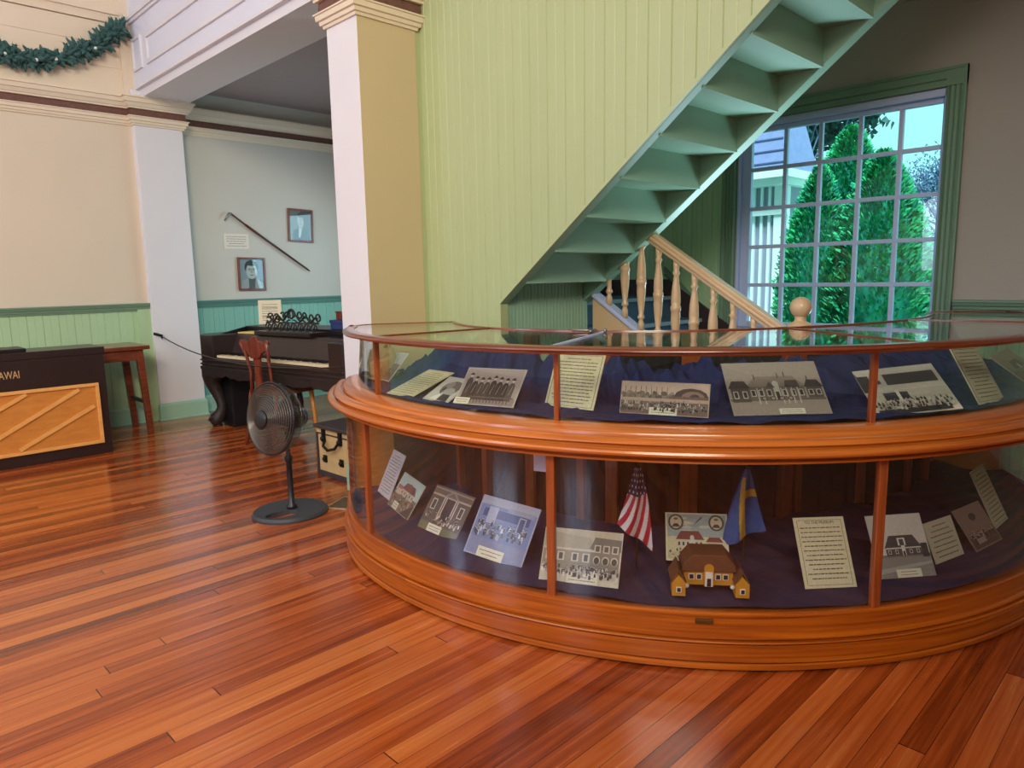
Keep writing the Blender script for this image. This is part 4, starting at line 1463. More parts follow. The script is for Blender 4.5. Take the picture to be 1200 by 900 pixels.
MB().lathe([(.001, .086), (.050, .086), (.054, .098), (.042, .105), (.001, .106)], (0, 0, 0), 28, M=FM).build('grille_badge', M_BLKP, fan)
m = MB()
m.tube([(RG * math.cos(a * PI / 32), RG * math.sin(a * PI / 32), .032) for a in range(64)], .0065, 8, closed=True, M=FM)
m.build('rim_band', M_BLKP, fan)
gb = MB()
for k in range(110):
    a = 2 * PI * k / 110
    pts = []
    for i in range(7):
        s_ = i / 6
        r = RG * (1 - .55 * s_ ** 2.2)
        z = .030 - .115 * min(1, s_ * 1.25) - .01 * s_
        pts.append((r * math.cos(a), r * math.sin(a), z))
    gb.tube(pts, .0013, 3, M=FM)
for s_ in (.45, 1.0):
    r = RG * (1 - .55 * s_ ** 2.2)
    z = .030 - .115 * min(1, s_ * 1.25) - .01 * s_
    gb.tube([(r * math.cos(a * PI / 24), r * math.sin(a * PI / 24), z) for a in range(48)], .002, 4, closed=True, M=FM)
gb.build('rear_grille', M_CHROME, fan)
for k in range(3):
    a = 2 * PI * k / 3
    m = MB()
    def bl(u, v, a=a):
        r = .03 + .155 * u
        w = (.30 + .75 * math.sin(PI * min(1, u * .8 + .1))) * (v - .5)
        aa = a + w * .95 + .5 * u
        return (r * math.cos(aa), r * math.sin(aa), .02 + .045 * (v - .5))
    m.grid(12, 8, bl, M=FM)
    m.build('blade', M_BLKP, fan, solid=.002)
m = MB()
m.lathe([(.03, .05), (.034, .03), (.034, 0.0), (.05, -.08), (.062, -.095), (.064, -.16), (.05, -.195), (.02, -.205)], (0, 0, 0), 28, M=FM)
m.build('motor_housing', M_BLKP, fan)
MB().tube([(.02, .02, .46), tuple(FM @ Vector((0, -.055, -.13)))], .018, 12).build('neck', M_BLKP, fan)

# ================================================================== SQUARE PIANO
pang = R(-81)
pn = thing('square_piano', 'antique dark carved square piano against the alcove wainscot', 'piano', (2.512, 6.74, 0), pang)
# local x along the keyboard (to the right as seen), local y to the back
Lp, Dp = 2.15, 0.80
ZB, ZT = .535, .870
m = MB()
ch = .10
fp = [(ch, 0), (Lp - ch, 0), (Lp, ch), (Lp, Dp - .05), (Lp - .05, Dp), (.05, Dp), (0, Dp - .05), (0, ch)]
m.prism(fp, ZB + .03, .66)
m.prism([(0, .26), (Lp, .26), (Lp, Dp - .05), (Lp - .05, Dp), (.05, Dp), (0, Dp - .05)], .64, ZT)
m.prism([(ch, 0), (.30, 0), (.30, .28), (0, .28), (0, ch)], .64, ZT)
m.prism([(Lp - .26, 0), (Lp - ch, 0), (Lp, ch), (Lp, .28), (Lp - .26, .28)], .64, ZT)
m.build('case_body', M_BLACKW, pn, bevel=.008)
m = MB()
for zz, e, h in ((ZB + .02, .014, .028), (ZB + .062, .010, .016), (ZB + .10, .012, .012)):
    q = [(ch - .01, -e), (Lp - ch + .01, -e), (Lp + e, ch - .01), (Lp + e, Dp - .04), (-e, Dp - .04), (-e, ch - .01)]
    m.prism(q, zz, zz + h)
m.build('case_moulding', M_BLACKC, pn, bevel=.004)
m = MB()   # scalloped apron
pts = []
NN = 70
for i in range(NN + 1):
    x = ch + (Lp - 2 * ch) * i / NN
    u = i / NN
    pts.append((x, ZB - .018 - .022 * abs(math.sin(u * PI * 5)) - .012 * abs(math.sin(u * PI * 15))))
m.prism(pts + [(Lp - ch, ZB + .03), (ch, ZB + .03)], -.012, .02, axis=1)
m.build('apron', M_BLACKC, pn)
MB().box((.30, .02, .66), (Lp - .26, .25, .668)).build('key_bed', M_BLACKW, pn)
m = MB()
nk = 52
for i in range(nk):
    x0 = .32 + (Lp - .26 - .34) * i / nk
    m.box((x0, .02, .668), (x0 + (Lp - .60) / nk - .0015, .17, .690))
m.build('white_keys', M_IVORY, pn)
m = MB()
for i in range(nk - 1):
    if i % 7 in (0, 1, 3, 4, 5):
        x0 = .32 + (Lp - .60) * (i + .68) / nk
        m.box((x0, .075, .690), (x0 + .014, .17, .700))
m.build('black_keys', M_BLACK, pn)
m = MB()
m.prism([(.17, .668), (.19, .668), (.27, .855), (.26, ZT), (.25, .86)], .30, Lp - .26, axis=0)
m.build('fallboard', M_BLACKW, pn)
m = MB()
m.box((.18, .42, ZT), (Lp - .02, Dp, ZT + .055))
m.prism([(.13, ZT), (.42, ZT + .0), (.42, ZT + .055)], .20, .21, axis=0)
m.build('lid', M_BLACK, pn, bevel=.006)
m = MB().box((.62, .22, ZT), (1.40, .42, ZT + .035))
m.build('desk_base', M_BLACKW, pn, bevel=.004)
m = MB()   # fretwork music desk
def scroll(cx_, cz, r0, turns, a0, sgn, n=20):
    return [(cx_ + sgn * r0 * (1 - .7 * i / n) * math.cos(a0 + turns * 2 * PI * i / n), .36 + .02 * i / n, cz + r0 * (1 - .7 * i / n) * math.sin(a0 + turns * 2 * PI * i / n)) for i in range(n + 1)]
z0 = ZT + .04
for k in range(8):
    cx_ = .68 + .092 * k
    m.tube([(cx_ + .036 * math.cos(a * PI / 8), .33, z0 + .032 + .030 * math.sin(a * PI / 8)) for a in range(16)], .0065, 6, closed=True)
    m.tube([(cx_ - .018, .33, z0), (cx_, .33, z0 + .03), (cx_ + .018, .33, z0 + .062)], .006, 6)
for sgn in (-1, 1):
    m.tube([(1.01 + sgn * (.02 + .33 * i / 20), .34, z0 + .115 + .022 * math.sin(i * .75) - .02 * i / 20) for i in range(21)], .010, 6)
    m.tube([(1.01 + sgn * (.02 + .34 * i / 20), .34, z0 + .082 + .012 * math.sin(i * .9 + 1)) for i in range(21)], .007, 6)
    for cc, rr in ((.33, .040), (.24, .034), (.15, .030), (.08, .036)):
        m.tube(scroll(1.01 + sgn * cc, z0 + .11 + .02 * (cc < .2), rr, 1.2, .5, sgn), .0075, 6)
m.tube([(1.01 + .055 * math.cos(a * PI / 10), .34, z0 + .12 + .065 * math.sin(a * PI / 10)) for a in range(11)], .010, 6)
m.tube([(1.01 + .025 * math.cos(a * PI / 8), .34, z0 + .14 + .035 * math.sin(a * PI / 8)) for a in range(16)], .008, 6, closed=True)
m.tube([(.64, .34, z0 + .068), (1.38, .34, z0 + .068)], .007, 6)
m.build('music_desk', M_BLACKC, pn)
# carved cabriole legs
def cabriole(lx, ly, ang):
    mb = MB()
    path = [(0, .54, .105), (.010, .50, .112), (.026, .46, .10), (.030, .42, .078), (.018, .36, .060), (-.008, .29, .050), (-.028, .22, .046), (-.030, .17, .046), (-.012, .12, .052), (.018, .085, .062), (.030, .055, .066), (.024, .028, .05), (.018, .012, .045)]
    pts = [(p[0], 0, p[1]) for p in path]
    Mx = Matrix.Translation((lx, ly, 0)) @ Matrix.Rotation(ang, 4, 'Z')
    mb.tube(pts, [p[2] * 1.05 for p in path], 14, M=Mx)
    for s_ in (-1, 1):
        mb.tube([(.035 + .05 * (1 - i / 20) * math.cos(i * .5), s_ * .045, .06 + .045 * (1 - i / 20) * math.sin(i * .5)) for i in range(18)], .012, 6, M=Mx)
        mb.tube([(.055 + .045 * (1 - i / 20) * math.cos(-i * .5), s_ * .05, .47 + .045 * (1 - i / 20) * math.sin(-i * .5)) for i in range(18)], .013, 6, M=Mx)
    for k in range(7):
        mb.ball((.075 - .008 * k, 0, .50 - .035 * k), .026, M=Mx, n=8)
    mb.lathe([(.04, 0), (.045, .01), (.03, .02), (.03, .03)], (.02, 0, 0), 14, M=Mx)
    return mb
for lx, ly, a in ((.12, .12, R(225)), (Lp - .14, .12, R(-45)), (.12, Dp - .14, R(135)), (Lp - .14, Dp - .14, R(45))):
    cabriole(lx, ly, a).build('leg', M_BLACKC, pn)
ly = MB()   # pedal lyre
for s_ in (-1, 1):
    ly.tube([(1.00 + s_ * x, .30, z) for x, z in ((.05, .54), (.055, .46), (.105, .38), (.12, .29), (.105, .21), (.06, .15), (.02, .12))], [.02, .02, .024, .026, .024, .022, .02], 8)
ly.box((.90, .25, .08), (1.10, .36, .13))
ly.box((.93, .27, .50), (1.07, .34, .55))
ly.prism([(.96, .13), (1.04, .13), (1.06, .26), (1.0, .36), (.94, .26)], .29, .31, axis=1)
ly.build('pedal_lyre', M_BLACKC, pn)
m = MB()
for s_ in (-1, 1):
    m.box((1.0 + s_ * .04 - .012, .14, .05), (1.0 + s_ * .04 + .012, .30, .062))
m.build('pedal', M_BRASS, pn)
# loose things on the piano
M_BOOKY = mat('yellow_booklet_paper', (228, 196, 110), 0.6, var=0.08)
b_ = MB().box((-.11, -.08, 0), (.11, .08, .012)).build('booklet', M_BOOKY)
b_.matrix_world = pn.matrix_basis @ Matrix.Translation((.42, .34, ZT + .001)) @ Matrix.Rotation(.1, 4, 'Z')
tag(b_, 'yellow booklet lying on the left of the dark square piano', 'booklet')
sm_ = Pic(.215, .235, (232, 220, 190))
sm_.rect(.16, .66, .84, .68, (90, 80, 66)); sm_.rect(.16, .30, .84, .32, (90, 80, 66))
text_lines(sm_, 8, .10, .86, .16, .84, title=False, centre=False)
so = sm_.mb.build('sheet_music', M_PRINT)
tag(so, 'cream printed sheet standing on the square piano behind its music desk', 'sheet music')
place(so, 3.21, 6.62, R(-30), R(78), ZT + .060, R(0), .0)
M_BOX = mat('blue_box_card', (44, 60, 110), 0.6, var=0.1)
bb = MB()
bb.box((-.14, -.12, 0), (.14, .12, .07))
bb.box((-.145, -.125, .05), (.145, .125, .078))
bo = bb.build('storage_box', M_BOX, bevel=.003)
bo.matrix_world = pn.matrix_basis @ Matrix.Translation((1.52, .58, ZT + .056))
tag(bo, 'dark blue lidded box on the right end of the square piano', 'box')
bb = MB()
bb.box((-.10, -.09, 0), (.10, .09, .06))
bb.box((-.105, -.095, .06), (.105, .095, .072))
bo = bb.build('wooden_box', M_REDW, bevel=.003)
bo.matrix_world = pn.matrix_basis @ Matrix.Translation((1.50, .60, ZT + .056 + .079))
tag(bo, 'small red-brown wooden box on top of the blue box', 'box')
# black draped cabinet under the piano
bc = MB()
bc.box((-.11, 0, 0), (.12, .22, .50))
bc.box((-.10, -.006, .02), (.11, 0, .48))
bo = bc.build('speaker_cabinet', M_BLACK, bevel=.004)
bo.location = (2.80, 6.44, 0)
tag(bo, 'plain black cabinet standing on the floor beneath the square piano', 'cabinet')

# chair in front of the piano
chr_ = thing('parlor_chair', 'red-brown wooden chair with vase-shaped back splat at the piano', 'chair', (2.73, 5.55, 0), R(-78))
# local: seat faces +y, backrest at y = -0.19
m = MB()
m.prism([(-.18, -.17), (.18, -.17), (.21, .20), (-.21, .20)], .425, .455)
m.build('seat', M_REDW, chr_, bevel=.01)
for sx in (-1, 1):
    MB().tube([(sx * .19, .17, .43), (sx * .195, .19, .22), (sx * .20, .20, 0)], [.02, .017, .013], 8).build('leg', M_OAK, chr_)
    MB().tube([(sx * .16, -.16, .43), (sx * .165, -.19, .2), (sx * .17, -.24, 0)], [.02, .017, .015], 8).build('leg', M_REDW, chr_)
    MB().tube([(sx * .14, -.165, .43), (sx * .125, -.175, .62), (sx * .14, -.20, .76), (sx * .165, -.225, .86)], [.015, .013, .014, .016], 8).build('back_post', M_REDW, chr_)
m = MB()
crest = [(-.18, .865), (-.165, .885), (-.11, .86), (-.06, .875), (-.03, .905), (0, .912), (.03, .905), (.06, .875), (.11, .86), (.165, .885), (.18, .865), (.15, .80), (.09, .775), (.05, .73), (-.05, .73), (-.09, .775), (-.15, .80)]
m.prism(crest, -.225, -.20, axis=1)
m.build('crest_rail', M_REDW, chr_, bevel=.004)
m = MB()
m.prism([(-.045, .74), (.045, .74), (.032, .60), (.045, .45), (-.045, .45), (-.032, .60)], -.205, -.19, axis=1)
m.build('back_splat', M_REDW, chr_)
MB().tube([(-.17, .19, .18), (.17, .19, .18)], .009, 6).build('stretcher', M_REDW, chr_)

# ================================================================== UPRIGHT CABINET WITH LATTICE + TABLE
ka = thing('digital_piano', 'black KAWAI piano back with golden lattice panel in front of the table', 'piano', (.9, 6.27, 0))
m = MB()
m.box((-.62, 0, .0), (.725, .36, .80))
m.box((-.62, -.004, .80), (.735, .38, .858))
m.build('cabinet', M_BLACKW, ka, bevel=.005)
MB().box((-.62, .02, .858), (.22, .30, .885)).build('lid', M_BLACK, ka, bevel=.005)
m = MB()
m.box((-.56, -.004, .092), (.665, .004, .577))
lat = m.build('lattice_panel', M_OAK, ka)
m = MB()
for a, b in (((-.56, .552), (.665, .577)), ((-.56, .092), (.665, .117)), ((.640, .117), (.665, .552)), ((-.56, .117), (-.535, .552))):
    m.box((a[0], -.022, a[1]), (b[0], -.003, b[1]))
m.build('panel_frame', M_OAKL, ka, bevel=.003)
for (x0, z0_), (x1, z1_) in (((.527, .537), (-.18, .155)), ((.622, .395), (.10, .130)), ((.18, .545), (-.40, .235)), ((-.10, .54), (-.50, .33)), ((-.16, .14), (-.50, -.03 + .14))):
    d = Vector((x1 - x0, 0, z1_ - z0_)).normalized()
    nn = Vector((-d.z, 0, d.x)) * .013
    a, b = Vector((x0, 0, z0_)), Vector((x1, 0, max(z1_, .12)))
    q = [a + nn, a - nn, b - nn, b + nn]
    MB().prism([(v.x, v.z) for v in q], -.018, -.003, axis=1).build('diagonal_slat', M_OAKL, ka)
lo = text_obj('KAWAI', .080, 'maker_name', M_GOLD, ka, (.158, -.002, .670), (R(90), 0, 0), .001, 'RIGHT')
lo.scale = (.62, 1, 1)

tb = thing('console_table', 'red-brown wooden table with dark stretcher behind the lattice-backed piano', 'table', (1.3, 7.03, 0))
MB().box((-1.1, -.27, .765), (.83, .27, .80)).build('tabletop', M_TABLE, tb, bevel=.006)
m = MB()
m.box((-1.05, -.235, .67), (.78, -.21, .765))
m.box((-1.05, .21, .67), (.78, .235, .765))
m.box((.755, -.21, .67), (.78, .21, .765))
m.build('apron', M_TABLE, tb)
for lx, ly_, d in ((.755, -.215, 1), (.755, .215, 1), (-1.03, -.215, -1), (-1.03, .215, -1)):
    vs = [(lx - .035, ly_ - .025, .765), (lx + .025, ly_ - .025, .765), (lx + .025, ly_ + .025, .765), (lx - .035, ly_ + .025, .765),
          (lx - .02 + .03 * d, ly_ - .025, 0), (lx + .025 + .03 * d, ly_ - .025, 0), (lx + .025 + .03 * d, ly_ + .025, 0), (lx - .02 + .03 * d, ly_ + .025, 0)]
    MB().add(vs, [(0, 1, 2, 3), (7, 6, 5, 4), (0, 4, 5, 1), (1, 5, 6, 2), (2, 6, 7, 3), (3, 7, 4, 0)]).build('leg', M_TABLE, tb, bevel=.003)
MB().box((.765, -.20, .27), (.79, .20, .30)).build('stretcher', M_BLACKW, tb)

# ================================================================== WALL THINGS IN THE ALCOVE
def framed(name, label, x, z, w, h, kind, tilt=0):
    t = thing(name, label, 'framed photo', (x, 7.495, z - h / 2))
    t.rotation_euler = (0, tilt, 0)
    f = .022
    m = MB()
    m.box((-w / 2, -.022, 0), (-w / 2 + f, 0, h)); m.box((w / 2 - f, -.022, 0), (w / 2, 0, h))
    m.box((-w / 2 + f, -.022, 0), (w / 2 - f, 0, f)); m.box((-w / 2 + f, -.022, h - f), (w / 2 - f, 0, h))
    m.build('frame', M_REDW, t, bevel=.003)
    p = Pic(w - 2 * f, h - 2 * f, (150, 152, 156), .004)
    if kind == 0:      # man in dark suit, turned
        p.rect(0, 0, 1, 1, (120, 122, 124)); p.rect(.5, .3, 1, 1, (80, 78, 76))
        p.poly([(.10, 0), (.95, 0), (.88, .34), (.62, .46), (.42, .44), (.16, .30)], (46, 44, 46))
        p.poly([(.42, .44), (.60, .46), (.48, .08), (.40, .1)], (206, 206, 206)); p.rect(.44, .38, .60, .55, (170, 164, 158))
        p.ell(.52, .68, .17, .22, (186, 180, 174), 20); p.ell(.55, .86, .19, .09, (70, 66, 64), 16); p.ell(.69, .72, .05, .14, (74, 70, 68)); p.ell(.46, .72, .03, .014, (50, 48, 46)); p.ell(.58, .72, .03, .014, (50, 48, 46)); p.poly([(.50, .70), (.53, .70), (.54, .61), (.48, .61)], (150, 144, 140)); p.ell(.51, .55, .06, .014, (110, 96, 92))
    else:              # person with round face, glasses and high collar
        p.rect(0, 0, 1, 1, (150, 160, 172)); p.rect(.7, 0, 1, 1, (96, 112, 140))
        p.ell(.5, .74, .30, .24, (48, 46, 50), 20)
        p.poly([(.04, 0), (.96, 0), (.92, .22), (.68, .36), (.34, .36), (.08, .26)], (176, 178, 182)); p.poly([(.36, .0), (.62, .0), (.66, .36), (.36, .36)], (96, 98, 102))
        p.ell(.5, .60, .23, .27, (206, 206, 204), 20); p.ell(.5, .85, .20, .07, (56, 54, 58)); p.ell(.41, .66, .07, .045, (90, 92, 98)); p.ell(.60, .66, .07, .045, (90, 92, 98)); p.ell(.41, .66, .055, .033, (196, 196, 196)); p.ell(.60, .66, .055, .033, (196, 196, 196)); p.ell(.41, .66, .02, .014, (40, 40, 44)); p.ell(.60, .66, .02, .014, (40, 40, 44))
        p.rect(.46, .655, .54, .668, (60, 60, 64)); p.poly([(.48, .64), (.53, .64), (.56, .54), (.46, .54)], (172, 172, 170)); p.ell(.51, .46, .075, .016, (110, 104, 106))
    o = p.mb.build('portrait_print', M_PRINT, t)
    o.location = (0, -.008, f)
    MB().box((-w / 2 + f, -.0145, f), (w / 2 - f, -.0125, h - f)).build('glass', M_GLASS, t)
    return t
framed('portrait_frame', 'upper framed portrait of a man in a dark suit, right of the cane', 4.06, 1.955, .305, .365, 0, R(2))
framed('portrait_frame', 'lower framed portrait of a person in round glasses, above the wainscot', 3.452, 1.422, .305, .352, 1, R(1))
p = Pic(.27, .158, (232, 222, 208)); text_lines(p, 5, .12, .88, .1, .9, (120, 110, 104), title=False)
o = p.mb.build('wall_notice', M_PRINT)
tag(o, 'small white typed notice on the alcove wall below the cane handle', 'notice')
o.location = (3.317, 7.494, 1.688)
cn = thing('walking_cane', 'dark walking cane with silver handle hung slanting on the alcove wall', 'cane', (3.255, 7.455, 2.054))
MB().tube([(0, 0, 0), (.15, 0, -.11), (.16, 0, -.118), (.85, 0, -.588)], [.010, .009, .013, .010], 10).build('shaft', M_CANE, cn)
MB().tube([(.02, 0, -.012), (-.012, 0, .0), (-.035, 0, -.03), (-.065, 0, -.078)], [.009, .011, .010, .008], 10).build('handle', M_SILVER, cn)
MB().tube([(.845, 0, -.585), (.875, 0, -.607)], [.010, .006], 10).build('ferrule', M_BLACK, cn)
m = MB()
m.tube([(.10, .03, -.065), (.10, -.012, -.085)], .003, 6); m.tube([(.70, .03, -.475), (.70, -.012, -.50)], .003, 6)
m.build('wall_peg', M_IRON, cn)

# rope barrier from pilaster hook
rp = thing('rope_barrier', 'thin dark rope slung from pilaster hook across the piano front', 'rope', (2.381, 7.32, .844))
a, b = Vector((0.03, -.04, -.01)), Vector((2.40 - 2.381, 3.9 - 7.32, .80 - .844))
pts = []
for i in range(31):
    t = i / 30
    p = a.lerp(b, t)
    p.z -= .42 * t * (1 - t)
    p.x -= .26 * t * (1 - t)
    pts.append(tuple(p))
MB().tube(pts, .0055, 6).build('cord', M_BLACK, rp)
m = MB()
m.tube([(-.03, 0, .018), (.0, -.02, .008), (.035, -.042, -.008)], .013, 8)
m.tube([(.03, 0, 0), (.03, -.04, -.012), (.03, -.04, -.035)], .008, 8)
m.build('hook', M_IRON, rp)

# garland
ga = thing('pine_garland', 'green artificial pine garland swagged across the upper left wall', 'garland', (1.0, 7.33, 3.24))
ctrl = [(-1.6, 3.75), (-.6, 3.42), (.3, 3.28), (.9, 3.245), (1.372, 3.249), (1.486, 3.235), (1.67, 3.239), (1.867, 3.311), (2.076, 3.422), (2.224, 3.545), (2.33, 3.66)]
def gp(s):
    k = s * (len(ctrl) - 1)
    i = min(int(k), len(ctrl) - 2)
    t = k - i
    return Vector((ctrl[i][0] * (1 - t) + ctrl[i + 1][0] * t - 1.0, 0, ctrl[i][1] * (1 - t) + ctrl[i + 1][1] * t - 3.24))
m = MB()
m.tube([tuple(gp(i / 60)) for i in range(61)], .012, 6)
rg = random.Random(11)
m2 = MB()
for k in range(560):
    s = rg.random()
    c = gp(s)
    if s < .3 and rg.random() < .5:
        continue
    d = Vector((rg.uniform(-1, 1), rg.uniform(-1, .15), rg.uniform(-1, 1))).normalized()
    Ltw = rg.uniform(.06, .14)
    tip = c + d * Ltw
    q = d.orthogonal().normalized()
    m2.tube([tuple(c), tuple(c + d * Ltw * .5), tuple(tip)], [.010, .024, .006], 5)
    for j in range(12):
        t = rg.uniform(.15, 1)
        aa = rg.uniform(0, 2 * PI)
        w = (q * math.cos(aa) + d.cross(q) * math.sin(aa))
        p0 = c + d * Ltw * t
        p1 = p0 + (w * .8 + d * .6).normalized() * rg.uniform(.02, .045)
        sd = d.cross(w) * .0022
        m2.add([tuple(p0 - sd), tuple(p0 + sd), tuple(p1)], [(0, 1, 2)])
m.build('garland_wire', M_GARL, ga)
m2.build('needles', M_GARL, ga)
for s in (.42, .57, .645, .80):
    c = gp(s)
    MB().ball((c.x, -.075, c.z - .02), .014, n=8).build('ornament', M_BULB, ga)

# ================================================================== TRUNK + FLOOR VENT
tr = thing('steamer_trunk', 'worn tan canvas trunk with black latches between column and piano', 'trunk', (2.42, 4.41, 0), R(-88))
# local x along the front, +y to the back
m = MB()
m.box((0, 0, .03), (.46, .40, .30))
m.build('body', M_TRUNK, tr, bevel=.006)
m = MB()
pr = [(0, .30), (0, .345)] + [(.02 + .42 * i / 10, .345 + .012 * math.sin(PI * i / 10)) for i in range(11)] + [(.46, .345), (.46, .30)]
m.prism([(0, .300), (.46, .300), (.46, .335), (0, .335)], 0, .40, axis=1)
m.build('lid', M_TRUNK, tr, bevel=.004)
m = MB()
m.box((-.012, -.02, .335), (.475, .415, .362))
m.build('lid_top', M_TRUNKD, tr, bevel=.006)
m = MB()
for a, b in (((-.008, -.008, 0), (.468, .408, .035)), ((-.004, -.004, .292), (.464, .404, .302)), ((-.006, -.006, .03), (.02, .02, .30)), ((.44, -.006, .03), (.466, .02, .30))):
    m.box(a, b)
m.build('edge_band', M_TRUNKD, tr, bevel=.002)
m = MB()
for x in (.10, .30):
    m.box((x - .014, -.018, .245), (x + .014, 0, .335)); m.ball((x, -.018, .27), .018, n=8)
    m.box((x - .02, -.010, .10), (x + .02, 0, .15)); m.ball((x, -.012, .125), .016, n=8)
m.build('latch', M_IRON, tr)
MB().tube([(.12, -.015, .255), (.13, -.035, .225), (.20, -.045, .205), (.27, -.035, .225), (.28, -.015, .255)], .010, 8).build('handle', M_IRON, tr)
m = MB()
m.box((-.10, -.11, 0), (.22, .11, .004), 1)
for k in range(9):
    m.box((-.09, -.098 + .022 * k, .004), (.21, -.088 + .022 * k, .008))
o = m.build('floor_register', [M_GRATE, M_STEEL])
o.location = (2.20, 3.66, 0)
o.rotation_euler = (0, 0, R(-60))
tag(o, 'flat bronze floor register beside the left end of the display case', 'floor vent')

# white hanging tag inside the lower tier
p = Pic(.05, .10, (214, 206, 226))
o = p.mb.build('hanging_tag', M_PRINT)
place(o, 1.86, 1.75, R(-70), R(90), .63, 0, 0)
tag(o, 'small lilac paper tag hanging beside left front lower post', 'tag')

# ================================================================== OUTSIDE
struct(MB().box((5.1, -14, -.5), (30, 26, -.02)).build('ground', M_GRASS))
an = thing('annex_building', 'cream battened building wing with slate roof outside the window', 'building', (9.0, 6.0, 0))
m = MB()
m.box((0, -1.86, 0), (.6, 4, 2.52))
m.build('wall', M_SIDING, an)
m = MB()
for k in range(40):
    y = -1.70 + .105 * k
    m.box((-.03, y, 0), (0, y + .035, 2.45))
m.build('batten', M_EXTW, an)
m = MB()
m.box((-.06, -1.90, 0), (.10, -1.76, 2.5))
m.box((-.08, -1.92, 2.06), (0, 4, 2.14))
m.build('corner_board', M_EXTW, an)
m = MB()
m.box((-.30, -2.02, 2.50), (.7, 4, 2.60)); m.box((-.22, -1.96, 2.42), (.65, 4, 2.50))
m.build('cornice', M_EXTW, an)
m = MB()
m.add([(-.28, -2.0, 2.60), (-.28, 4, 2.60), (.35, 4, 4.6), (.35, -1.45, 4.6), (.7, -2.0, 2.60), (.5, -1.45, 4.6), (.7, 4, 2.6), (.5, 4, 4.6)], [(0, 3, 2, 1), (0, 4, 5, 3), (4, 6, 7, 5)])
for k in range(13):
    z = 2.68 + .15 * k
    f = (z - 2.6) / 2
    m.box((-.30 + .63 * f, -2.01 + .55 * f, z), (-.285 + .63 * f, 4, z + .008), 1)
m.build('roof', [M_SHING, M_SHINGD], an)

def foliage(name, label, cat, base, H, Rm, mats, shape, n, leaf, seed, grp=None, trunk=True, elong=1.0):
    t = thing(name, label, cat, base, 0, grp)
    rn = random.Random(seed)
    mb = MB()
    for i in range(n):
        v = rn.random() ** .8
        a = rn.uniform(0, 2 * PI)
        rr = shape(v) * Rm * (1 + .10 * math.sin(7 * a + 9 * v) + .08 * math.sin(13 * a - 17 * v)) * (rn.uniform(.80, 1.0) if rn.random() < .85 else rn.uniform(.4, .9))
        c = Vector((rr * math.cos(a), rr * math.sin(a), v * H))
        out = Vector((math.cos(a), math.sin(a), rn.uniform(.2, 1.4))).normalized()
        s1 = out.orthogonal().normalized()
        s1.rotate(Matrix.Rotation(rn.uniform(0, 2 * PI), 3, out) if False else Matrix.Rotation(rn.uniform(-.8, .8), 3, 'X'))
        L_ = leaf * rn.uniform(.6, 1.3)
        p1 = c + out * L_ * elong
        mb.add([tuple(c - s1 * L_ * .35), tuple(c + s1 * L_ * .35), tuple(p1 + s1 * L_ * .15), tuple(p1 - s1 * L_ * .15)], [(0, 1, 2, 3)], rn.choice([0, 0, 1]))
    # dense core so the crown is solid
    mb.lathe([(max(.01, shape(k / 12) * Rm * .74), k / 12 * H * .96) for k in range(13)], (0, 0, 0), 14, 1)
    mb.build('foliage', mats, t)
    if trunk:
        MB().tube([(0, 0, -.3), (0, 0, H * .4)], .06, 8).build('trunk', M_TWIG, t)
    return t
cone = lambda v: (math.sin(PI * min(1, v * .55 + .28)) ** .8) * (1 - v ** 3.2) ** .6
foliage('evergreen_shrub', 'tallest arborvitae with rounded tip in the middle of the window', 'evergreen', (8.45, 3.14, -.02), 2.92, .60, [M_LEAF, M_LEAFD], cone, 12000, .05, 1)
foliage('evergreen_shrub', 'arborvitae at the left of the window beside the annex corner', 'evergreen', (7.9, 3.24, -.02), 2.45, .42, [M_LEAF, M_LEAFD], cone, 9000, .05, 2)
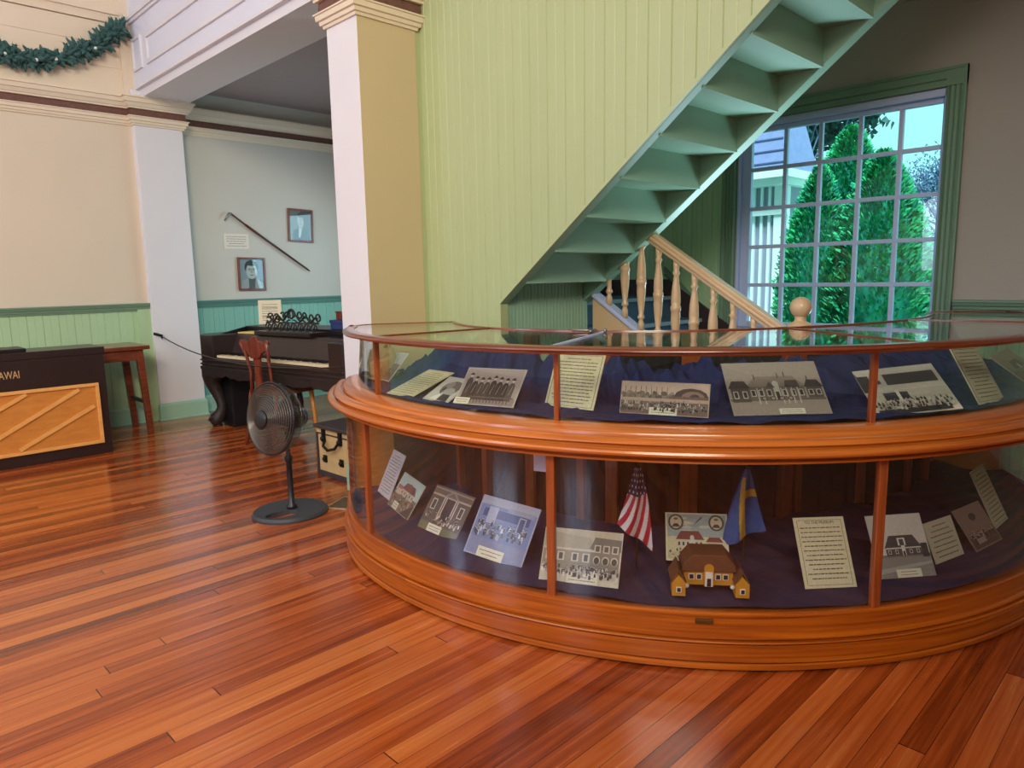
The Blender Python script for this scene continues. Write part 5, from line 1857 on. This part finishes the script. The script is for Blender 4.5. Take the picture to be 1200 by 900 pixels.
foliage('evergreen_shrub', 'broad bright arborvitae at the right of the window', 'evergreen', (8.0, 2.64, -.02), 2.55, .56, [M_LEAF, M_LEAFD], cone, 13000, .05, 3)
def bare_tree(name, label, base, H, spread, seed, leafm, nleaf, leaf):
    t = thing(name, label, 'tree', base)
    rn = random.Random(seed)
    mb = MB()
    tips = []
    def br(p, d, L_, r, lv):
        q = p + d * L_
        mb.tube([tuple(p), tuple(p + d * L_ * .5 + Vector((rn.uniform(-.05, .05), rn.uniform(-.05, .05), 0)) * L_), tuple(q)], [r, r * .8, r * .62], 5)
        if lv == 0:
            tips.append(q)
            return
        for _ in range(3 if lv > 1 else 4):
            nd = (d + Vector((rn.uniform(-1, 1), rn.uniform(-1, 1), rn.uniform(-.3, .7))) * spread).normalized()
            br(q, nd, L_ * rn.uniform(.62, .82), r * .6, lv - 1)
    br(Vector((0, 0, 0)), Vector((0, 0, 1)), H * .32, .10, 5)
    mb.build('branches', M_TWIG, t)
    lb = MB()
    for i in range(nleaf):
        c = rn.choice(tips) + Vector((rn.gauss(0, .16), rn.gauss(0, .16), rn.gauss(0, .16)))
        d = Vector((rn.uniform(-1, 1), rn.uniform(-1, 1), rn.uniform(-1, 1))).normalized()
        s = d.orthogonal() * leaf * .5
        lb.add([tuple(c - s), tuple(c + s), tuple(c + d * leaf + s * .4), tuple(c + d * leaf - s * .4)], [(0, 1, 2, 3)])
    lb.build('leaves', leafm, t)
    return t
bare_tree('oak_tree', 'tall grey-green leafy tree behind the annex roof and arborvitae', (14.5, 6.3, -.02), 5.2, .55, 5, M_LEAF2, 9000, .13)
bare_tree('oak_tree', 'thin twiggy blue-grey tree at the right edge of the window', (13.5, 2.75, -.02), 3.3, .60, 9, M_TWIG, 9000, .035)
sh = thing('distant_house', 'small distant house roof low at the right of the window', 'house', (17.5, 4.2, -.02))
MB().box((-1, -1.6, 0), (1, 1.2, 1.3)).build('wall', M_SIDING, sh)
m = MB(); m.prism([(-1.8, 1.3), (1.4, 1.3), (-.2, 2.2)], -1.2, 1.2, axis=0)
m.build('roof', M_SHING, sh)
